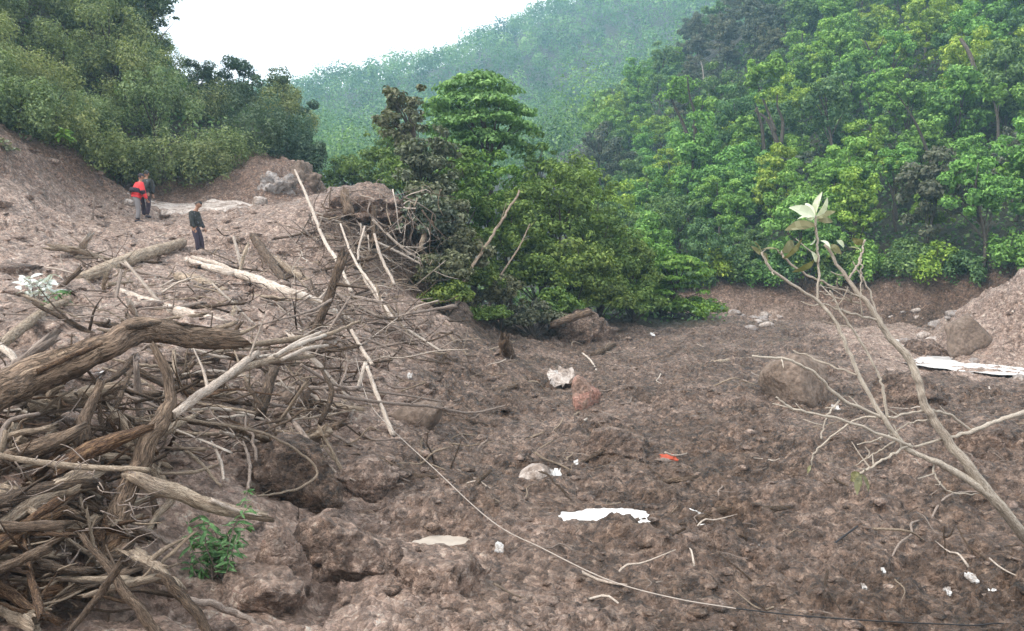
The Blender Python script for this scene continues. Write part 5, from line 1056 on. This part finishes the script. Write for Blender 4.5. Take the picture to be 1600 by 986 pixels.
def sapling():
    Y0 = 4.6
    o = ob('bare_sapling', None, None, 'bare pale sapling with a few withering leaves leaning in at the right', 'sapling', loc=at(1720, 985, 4.9))
    S = [('stem', 0, [(1720, 985, 24, .3), (1600, 837, 21, .1), (1529, 749, 19, 0), (1488, 697, 17, 0), (1456, 652, 15, 0), (1442, 630, 14, 0), (1436, 595, 14, 0), (1425, 569, 13, .02), (1399, 537, 12, .05), (1372, 500, 11, .08), (1349, 467, 9, .1), (1322, 433, 7, .12), (1288, 382, 5, .15)]),
         ('stem', 0, [(1560, 785, 15, .02), (1502, 743, 13, -.03), (1459, 720, 11, -.08), (1413, 697, 10, -.1), (1382, 655, 9, -.12), (1341, 581, 7, -.1), (1324, 543, 7, -.1), (1303, 500, 6, -.1), (1278, 471, 6, -.1), (1240, 445, 5, -.14), (1205, 421, 5, -.18), (1190, 394, 4, -.2)]),
         ('branch', 0, [(1277, 470, 4, -.1), (1279, 420, 4, -.1), (1277, 380, 4, -.1), (1274, 336, 4, -.1)]), ('branch', 0, [(1387, 656, 5, -.1), (1379, 604, 5, -.1), (1370, 580, 4, -.1), (1341, 529, 4, -.1), (1316, 492, 4, -.12), (1296, 453, 3, -.14)]),
         ('branch', 0, [(1372, 501, 5, .08), (1331, 489, 4, 0), (1281, 474, 3, -.1)]), ('branch', 0, [(1354, 468, 4, .1), (1305, 448, 4, .05), (1258, 427, 4, 0), (1225, 403, 4, 0), (1222, 392, 3, 0)]), ('branch', 0, [(1343, 474, 4, .1), (1310, 466, 3, .08), (1281, 456, 3, .05)]),
         ('branch', 0, [(1326, 436, 4, .12), (1343, 406, 4, .16), (1347, 390, 4, .17), (1351, 375, 3, .18)]), ('branch', 0, [(1372, 498, 3, .08), (1355, 448, 3, .14), (1333, 409, 2, .18)]), ('branch', 0, [(1345, 462, 3, .1), (1346, 430, 3, .1), (1345, 405, 2, .1)]),
         ('branch', 0, [(1430, 698, 4, -.05), (1480, 684, 6, .05), (1522, 673, 8, .12), (1557, 658, 8, .2), (1605, 643, 9, .3), (1700, 615, 9, .5)]), ('branch', 0, [(1517, 672, 5, .12), (1485, 650, 5, .08), (1453, 641, 5, .02), (1427, 644, 4, -.04), (1388, 653, 4, -.12)]),
         ('branch', 0, [(1379, 653, 6, -.12), (1312, 621, 6, -.2), (1269, 581, 5, -.28), (1229, 562, 5, -.34), (1177, 556, 4, -.4)]), ('branch', 0, [(1340, 586, 4, -.1), (1284, 566, 4, -.02), (1241, 548, 3, .04)]),
         ('branch', 0, [(1425, 698, 6, -.1), (1384, 681, 6, -.2), (1312, 655, 5, -.3), (1255, 644, 4, -.36), (1232, 635, 4, -.38), (1213, 621, 3, -.4)]), ('branch', 0, [(1378, 652, 4, -.12), (1341, 654, 4, -.02), (1301, 681, 4, .08), (1275, 704, 4, .15), (1266, 727, 3, .2)]),
         ('branch', 0, [(1422, 694, 5, -.1), (1395, 710, 4, -.2), (1370, 724, 4, -.26), (1344, 740, 4, -.3)]), ('branch', 0, [(1312, 625, 3, -.2), (1295, 647, 3, -.24), (1281, 684, 3, -.28)]), ('branch', 0, [(1400, 688, 4, -.12), (1372, 706, 3, 0), (1335, 728, 2, .1)]), ('branch', 0, [(1456, 655, 4, 0), (1420, 662, 3, .1), (1380, 684, 3, .2), (1340, 694, 2, .3)]),
         ('branch', 0, [(1300, 545, 2, -.1), (1262, 560, 2, -.2), (1240, 575, 2, -.2)]), ('branch', 0, [(1459, 722, 4, -.05), (1462, 745, 3, -.1), (1485, 770, 3, -.1), (1530, 772, 2, 0)])]
    S.pop(-2)
    for i, (nm, _, p) in enumerate(S):
        P = np.array([at(q[0], q[1], Y0 + q[3] + (.3 if q[0] > 1650 else 0)) for q in p]); mb = MB()
        tube(mb, P, [q[2] * .42 * Y0 / FPX for q in p], 8 if i < 2 else 6, int(8 + 6 * len(p)), .17, 800 + i, 0, .012); ob(nm, mb.mesh(nm, M['sap_bark'], o.location), o)
    r = np.random.RandomState(9)
    for k in range(46):
        nm, _, p = S[r.randint(len(S))]; j = r.randint(max(1, len(p) // 3), len(p)); q = p[j]
        if q[0] > 1560: continue
        u = r.rand(); pr = p[j - 1]; a = at(q[0] * u + pr[0] * (1 - u), q[1] * u + pr[1] * (1 - u), Y0 + q[3] * u + pr[3] * (1 - u)); dr = np.array([r.normal() * .6 - .35, r.normal() * .5, .35 + r.normal() * .5]); L = r.uniform(.03, .16)
        mb = MB(); tube(mb, [a, a + dr * L * .5 + r.normal(size=3) * .008, a + dr * L], [.0045, .0032, .0022], 5, 6, .15, 860 + k); ob('twig', mb.mesh('twig', M['sap_bark'], o.location), o)
    LW = [leafmesh('leaf', 'sapleaf_white', 1, .46, .3, k, .3) for k in range(3)]; LO = [leafmesh('leaf', 'sapleaf_olive', 1, .50, .25, 5 + k) for k in range(3)]
    leaves = [('w', 1274, 337, 1278, 298, -.1), ('w', 1273, 338, 1257, 315, -.15), ('w', 1273, 339, 1245, 323, -.2), ('w', 1272, 340, 1245, 336, -.2), ('w', 1275, 338, 1297, 315, -.05), ('w', 1272, 340, 1256, 344, -.25), ('o', 1276, 342, 1302, 327, 0), ('o', 1277, 345, 1304, 343, 0), ('o', 1274, 352, 1230, 350, -.1),
              ('o', 1190, 396, 1184, 376, -.2), ('o', 1191, 390, 1219, 384, -.15), ('o', 1192, 395, 1205, 416, -.2), ('o', 1188, 398, 1179, 386, -.25), ('o', 1222, 394, 1247, 375, 0), ('o', 1224, 404, 1256, 380, -.05), ('o', 1272, 405, 1241, 434, -.1), ('w', 1282, 376, 1299, 383, .12), ('w', 1307, 376, 1323, 386, .12), ('o', 1298, 382, 1314, 396, .12), ('w', 1345, 392, 1330, 382, .15), ('o', 1349, 380, 1333, 376, .2), ('w', 1273, 372, 1271, 384, -.1), ('w', 1275, 410, 1273, 396, -.1),
              ('o', 1345, 740, 1325, 752, -.3), ('o', 1345, 741, 1336, 768, -.3), ('o', 1346, 741, 1347, 764, -.25), ('o', 1347, 741, 1362, 766, -.25), ('o', 1344, 739, 1328, 742, -.35), ('o', 1266, 727, 1262, 738, .2)]
    for k, (c, x0, y0, x1, y1, dy) in enumerate(leaves):
        a = at(x0, y0, Y0 + dy); b = at(x1, y1, Y0 + dy + (.05 if k % 2 else -.05)); d = b - a; L = np.linalg.norm(d)
        l = ob('leaf', (LW if c == 'w' else LO)[k % 3], o, loc=a - np.array(o.location)); orient(l, d, (0, -1, .35), (k % 5 - 2) * .5); l.scale = (L * (.9 + .2 * (k * 7 % 5) / 4), L * (.7 + .5 * (k * 3 % 7) / 6), L)
sapling()
def leafy(name, label, cx, cy, wpx, hpx, Y, nst, nl, mats, L, W, seed, cat='plant', curl=.3, stem='twig_grey', up=.5):
    r = np.random.RandomState(seed); b = at(cx, cy + hpx * .5, Y); zg = float(H(b[0], b[1])[0]); o = ob(name, None, None, label, cat, loc=b)
    lm = [leafmesh('leaf', mats[k % len(mats)], 1, W, curl, seed + k) for k in range(4)]; k0 = Y / FPX
    for s in range(nst):
        tip = at(cx + r.uniform(-.5, .5) * wpx, cy + r.uniform(-.5, .42) * hpx, Y + r.normal() * .12); a = b + np.array([r.normal() * .05, r.normal() * .05, -.05]); mid = (a + tip) / 2 + r.normal(size=3) * .04
        mb = MB(); S, _ = tube(mb, [a, mid, tip], [.007, .005, .003], 5, 9, .05, seed + s); ob('stem', mb.mesh('stem', M[stem], b), o)
        for q in range(nl):
            u = .45 + .55 * (q + r.rand()) / nl; p = S[min(int(u * 8), 8)] + r.normal(size=3) * .006; an = q * 2.4 + r.rand()
            d = np.array([cos(an), sin(an) * .8, up * r.uniform(-.9, .9)]); l = ob('leaf', lm[r.randint(4)], o, loc=p - b); s_ = L * r.uniform(.65, 1.2); orient(l, d, (0, -.3, 1), r.normal() * .4); l.scale = (s_,) * 3
leafy('green_plant', 'lush green narrow-leaved plant under the splintered log', 338, 835, 120, 120, 6.5, 20, 12, ['plant'], .125, .27, 31)
leafy('green_plant', 'small green sprig above the splintered log', 372, 775, 36, 30, 6.75, 3, 7, ['plant'], .08, .28, 32)
leafy('silver_plant', 'silvery white-leaved branch lying on the bank at the left', 58, 438, 84, 50, 13.6, 10, 7, ['silver'], .19, .5, 33, curl=.25, up=.8)
leafy('silver_plant', 'green tuft beside the silvery-leaved branch', 90, 460, 36, 24, 13.2, 4, 7, ['plant'], .16, .4, 34)
leafy('green_plant', 'bright green sprig at the edge of the slip face', 100, 205, 26, 26, 28.5, 5, 8, ['clump_bright'], .3, .45, 35)
leafy('green_plant', 'grey-leaved sprig at the left edge above the slip face', 10, 222, 40, 30, 24.5, 5, 8, ['dusty'], .24, .5, 36)

# ------------------------------------------------------------------ people
M['skin'] = mat_plain('skin', (.30, .17, .115), .6, .1); M['hair'] = mat_plain('black hair', (.02, .016, .015), .5, .2)
M['red'] = mat_plain('red jacket cloth', (.62, .05, .055), .7, .2); M['navy'] = mat_plain('dark cloth band', (.035, .028, .04), .75, .2)
M['greytr'] = mat_plain('pale trousers', (.20, .19, .195), .8, .2); M['darktr'] = mat_plain('dark trousers', (.045, .035, .05), .8, .25); M['boot'] = mat_plain('rubber boots', (.04, .034, .04), .45, .2)
def mat_camo():
    s = NT('mottled camouflage'); tc = s.n('TexCoord').outputs['Object']
    s.pbr(s.ramp(s.noise(tc, 16, 2, .5, .6), [(.38, (.014, .015, .016)), (.5, (.038, .042, .035)), (.6, (.02, .022, .03)), (.70, (.14, .14, .16))]), .8); return s.m
M['camo'] = mat_camo()
def skin(name, verts, edges, rad, mat, parent, root=0, sub=1):
    me = bpy.data.meshes.new(name); me.from_pydata([tuple(v) for v in verts], edges, []); me.materials.append(M[mat]); o = ob(name, me, parent)
    md = o.modifiers.new('skin', 'SKIN'); md.use_smooth_shade = True
    if not me.skin_vertices: me.attributes  # layer is made with the modifier
    for i, v in enumerate(me.skin_vertices[0].data): v.radius = rad[i] if isinstance(rad[i], tuple) else (rad[i], rad[i]); v.use_root = i == root
    s2 = o.modifiers.new('smooth', 'SUBSURF'); s2.levels = s2.render_levels = sub; return o
def head(parent, c, face, hair, cap=None, down=.0):
    """skull with nose, ears, eyes and hair; face = direction in the ground plane"""
    V, F = ico(3); r = V.copy(); r[:, 0] *= 1.02 + .05 * (V[:, 2] < 0); jaw = np.clip(-V[:, 2], 0, 1); r[:, 1] *= 1 - .32 * jaw; r[:, 0] *= 1 - .12 * jaw
    nose = np.exp(-(((V[:, 1]) / .16) ** 2 + ((V[:, 2] + .08) / .2) ** 2)) * (V[:, 0] > 0); r[:, 0] += .24 * nose
    brow = np.exp(-(((V[:, 2] - .12) / .1) ** 2)) * (V[:, 0] > .6); r[:, 0] += .04 * brow
    eye = (np.exp(-(((np.abs(V[:, 1]) - .34) / .16) ** 2 + ((V[:, 2]) / .12) ** 2))) * (V[:, 0] > 0); r[:, 0] -= .10 * eye
    ear = np.exp(-((V[:, 0] / .16) ** 2 + (V[:, 2] / .24) ** 2)); r[:, 1] += .20 * ear * np.sign(V[:, 1])
    sc_ = np.array([.098, .078, .118]); o = ob('head', mk('head', r * sc_, None, F, M['skin']), parent, loc=c); o.rotation_euler = (0, down, math.atan2(face[1], face[0]))
    hv = V.copy() * np.array([.106, .086, .126]); keep = (V[:, 2] > .15 + .35 * (V[:, 0] > .25)) | ((V[:, 0] < -.15) & (V[:, 2] > -.45)); fk = F[keep[F].all(1)]
    hm = mk('hair', hv * (1 + .03 * perlin(V * 6))[:, None], None, fk, M['hair']); ob('hair', hm, o)
    mb = MB()
    for s in (-1, 1): v, f = ico(1); mb.add(v * .011 + np.array([.088, s * .027, .002]), (), f)
    ob('eyes', mb.mesh('eyes', M['hair']), o); mb = MB(); tube(mb, [(.088, -.02, -.058), (.096, 0, -.06), (.088, .02, -.058)], [.004, .006, .004], 5, 5, 0); m_ = bpy.data.materials.get('red jacket cloth'); ob('mouth', mb.mesh('mouth', M['skin']), o)
    if cap:
        k2 = V[:, 2] > .25; f2 = F[k2[F].all(1)]; ob('cap', mk('cap', V * np.array([.116, .098, .135]), None, f2, M[cap]), o)
        a = np.linspace(-1.1, 1.1, 9); bv = np.concatenate([np.stack([np.cos(a) * .105, np.sin(a) * .09, np.full(9, .038)], 1), np.stack([np.cos(a) * .18, np.sin(a) * .10, np.full(9, .022)], 1)]); bq = [(i, i + 1, i + 10, i + 9) for i in range(8)]
        ob('cap_brim', mk('cap_brim', bv, bq, None, M[cap]), o)
    return o
def hand(parent, p, d, side=(0, 1, 0)):
    p = np.array(p); d = np.array(d, float); d /= np.linalg.norm(d); s = np.array(side, float); s -= d * (s @ d); s /= np.linalg.norm(s); nrm = np.cross(d, s); mb = MB()
    tube(mb, [p - d * .02, p + d * .03, p + d * .085], [.026, .036, .034], 8, 6, 0, flat=.5)
    for k, (w, L) in enumerate(((-.028, .062), (-.010, .078), (.010, .074), (.028, .055))):
        a = p + d * .08 + s * w; tube(mb, [a, a + d * L * .5 + nrm * .012, a + d * L * .85 + nrm * .035], [.0095, .009, .007], 6, 6, 0)
    a = p + d * .02 - s * .03; tube(mb, [a, a + d * .03 - s * .025 + nrm * .01, a + d * .06 - s * .028 + nrm * .025], [.011, .010, .008], 6, 6, 0)
    ob('hand', mb.mesh('hand', M['skin']), parent)
def boots(parent, ankles, kneez, face, mat='boot', tall=.32):
    f = np.array([face[0], face[1], 0.0])
    for (a, kn) in ankles:
        a = np.array(a); kn = np.array(kn); u = (kn - a) / np.linalg.norm(kn - a); mb = MB()
        tube(mb, [a + u * tall, a + u * tall * .5, a + u * .04], [.066, .060, .052], 9, 8, .04); tube(mb, [a - f * .06 + np.array([0, 0, -.03]), a + f * .06 + np.array([0, 0, -.035]), a + f * .17 + np.array([0, 0, -.045])], [.045, .05, .036], 9, 8, .03)
        ob('boot', mb.mesh('boot', M[mat]), parent)
def person(label, loc, J, face, top, trous, cap=None, down=.3, band=None, bulky=1.0, pack=False, boot='boot'):
    """J: joints in metres, local: pelvis chest neck head, shoulders/elbows/wrists and hips/knees/ankles for both sides"""
    o = ob('person', None, None, label, 'person', loc=loc)
    V = [J['pelvis'], J['belly'], J['chest'], J['neck'], J['head']]; E = [(0, 1), (1, 2), (2, 3), (3, 4)]; R = [(.12, .10), (.12, .10), (.13, .11), .055, .06]
    for s in 'LR':
        b = len(V); V += [J['sh' + s], J['el' + s], J['wr' + s]]; E += [(2, b), (b, b + 1), (b + 1, b + 2)]; R += [.058, .045, .03]
        b = len(V); V += [J['hip' + s], J['kn' + s], J['an' + s]]; E += [(0, b), (b, b + 1), (b + 1, b + 2)]; R += [.085, .06, .042]
    skin('body', V, E, R, 'skin', o)
    V = [J['belly'] * .45 + J['pelvis'] * .55, J['belly'], J['chest'], J['neck'] * .75 + J['chest'] * .25]; E = [(0, 1), (1, 2), (2, 3)]; R = [(.165 * bulky, .14 * bulky), (.165 * bulky, .14 * bulky), (.17 * bulky, .145 * bulky), .08]
    for s in 'LR': b = len(V); V += [J['sh' + s], J['el' + s], J['wr' + s]]; E += [(2, b), (b, b + 1), (b + 1, b + 2)]; R += [.088 * bulky, .072 * bulky, .052]
    jk = skin('jacket', V, E, R, top, o, 1)
    if band: 
        mb = MB(); c0 = J['belly'] * .75 + J['chest'] * .25; ax = J['chest'] - J['belly']; tube(mb, [c0 - ax * .34, c0, c0 + ax * .22], [.225 * bulky, .232 * bulky, .226 * bulky], 14, 8, .03, flat=.86); ob('dark_band', mb.mesh('dark_band', M[band]), jk)
        for s in 'LR': mb = MB(); e, w = J['el' + s], J['sh' + s]; tube(mb, [e * .8 + w * .2, e, e * .75 + J['wr' + s] * .25], [.088, .086, .076], 10, 6, .03); ob('sleeve_band', mb.mesh('sleeve_band', M[band]), jk)
    V = [J['pelvis'] + np.array([0, 0, .06]), J['pelvis']]; E = [(0, 1)]; R = [(.15, .12), (.155, .125)]
    for s in 'LR': b = len(V); V += [J['hip' + s], J['kn' + s], J['an' + s] * .92 + J['kn' + s] * .08]; E += [(1, b), (b, b + 1), (b + 1, b + 2)]; R += [.112, .085, .068]
    skin('trousers', V, E, R, trous, o, 1)
    head(o, J['head'] + np.array([0, 0, .03]), face, 1, cap, down)
    for s in 'LR': hand(o, J['wr' + s], J['wr' + s] - J['el' + s], (face[0], face[1], 0))
    boots(o, [(J['an' + s], J['kn' + s]) for s in 'LR'], 0, face, boot)
    if pack:
        V, F = rockverts(3, 5, .08, 5); f = np.array([face[0], face[1], 0]); c = J['chest'] - f * .2 - np.array([0, 0, .08]); ob('backpack', mk('backpack', V * np.array([.13, .16, .22]) + c, None, F, M[pack]), o)
    return o
def joints(face, lean=0.0, hipf=0.0, headf=.0, step=0.0, arms=((.1, .45), (.1, .45)), H_=1.65, sw=.19, spread=.09, arml=.27):
    """simple walking figure; face = forward unit vector, lean = chest forward of pelvis, hipf = pelvis forward of the feet"""
    f = np.array([face[0], face[1], 0.0]); f /= np.linalg.norm(f); l = np.array([-f[1], f[0], 0]); z = np.array([0, 0, 1.0]); k = H_ / 1.65
    pel = f * hipf + z * .86; che = pel + f * lean + z * (.40 - .25 * abs(lean)); nek = che + f * (lean * .35 + headf * .4) + z * .17; hed = nek + f * (headf * .6 + lean * .1) + z * .13
    J = dict(pelvis=pel, belly=pel * .55 + che * .45, chest=che, neck=nek, head=hed)
    for s, sg, (fw, dn) in (('L', 1, arms[0]), ('R', -1, arms[1])):
        sh = che + l * sg * sw + z * .06; el = sh + f * fw * .4 + l * sg * .05 - z * arml; wr = el + f * fw - z * (dn - arml) ; J['sh' + s], J['el' + s], J['wr' + s] = sh, el, wr
        st = step * sg; hip = pel + l * sg * spread - z * .04; an = l * sg * spread + f * st + z * .08; kn = (hip + an) / 2 + f * .05; J['hip' + s], J['kn' + s], J['an' + s] = hip, kn, an
    return {a: b * k for a, b in J.items()}
p1 = g(215, 348); p2 = g(313, 397)
fr = np.array([.75, .66]); person('person in a red jacket with a dark band, seen from behind', p1, joints(fr, .10, -.02, .03, .05, ((.06, .52), (.12, .50)), 1.70, .215), fr, 'red', 'greytr', 'navy', .1, 'navy', 1.3)
fc = np.array([.25, .97]); q = at(228, 346, p1[1] + .7); q[2] = H(q[0], q[1])[0]
person('person in dark mottled clothes half hidden behind the red jacket', q, joints(fc, .10, -.05, .0, .10, ((.10, .50), (.02, .46)), 1.68, .22, .15), fc, 'camo', 'darktr', 'camo', .2, bulky=1.2)
fb = np.array([1.0, -.15]); person('boy in dark mottled top and dark trousers looking down', p2, joints(fb, -.02, -.15, .16, .03, ((.14, .48), (.10, .50)), 1.60), fb, 'camo', 'darktr', None, .6, boot='darktr')
# ------------------------------------------------------------------ haze over the valley
def haze():
    import bmesh
    bm = bmesh.new(); bmesh.ops.create_cube(bm, size=1); me = bpy.data.meshes.new('haze'); bm.to_mesh(me); bm.free()
    o = ob('haze', me, label='thin bluish haze filling the valley', cat='haze', kind='stuff'); o.location = (0, 333, 113); o.scale = (2500, 712, 236)
    m = bpy.data.materials.new('haze'); m.use_nodes = True; t = m.node_tree; t.nodes.clear()
    v = t.nodes.new('ShaderNodeVolumePrincipled'); v.inputs['Color'].default_value = (.46, .76, 1.0, 1); v.inputs['Density'].default_value = HAZE; v.inputs['Anisotropy'].default_value = .2
    q = t.nodes.new('ShaderNodeOutputMaterial'); t.links.new(v.outputs[0], q.inputs['Volume']); me.materials.append(m)
HAZE = .0009
haze()
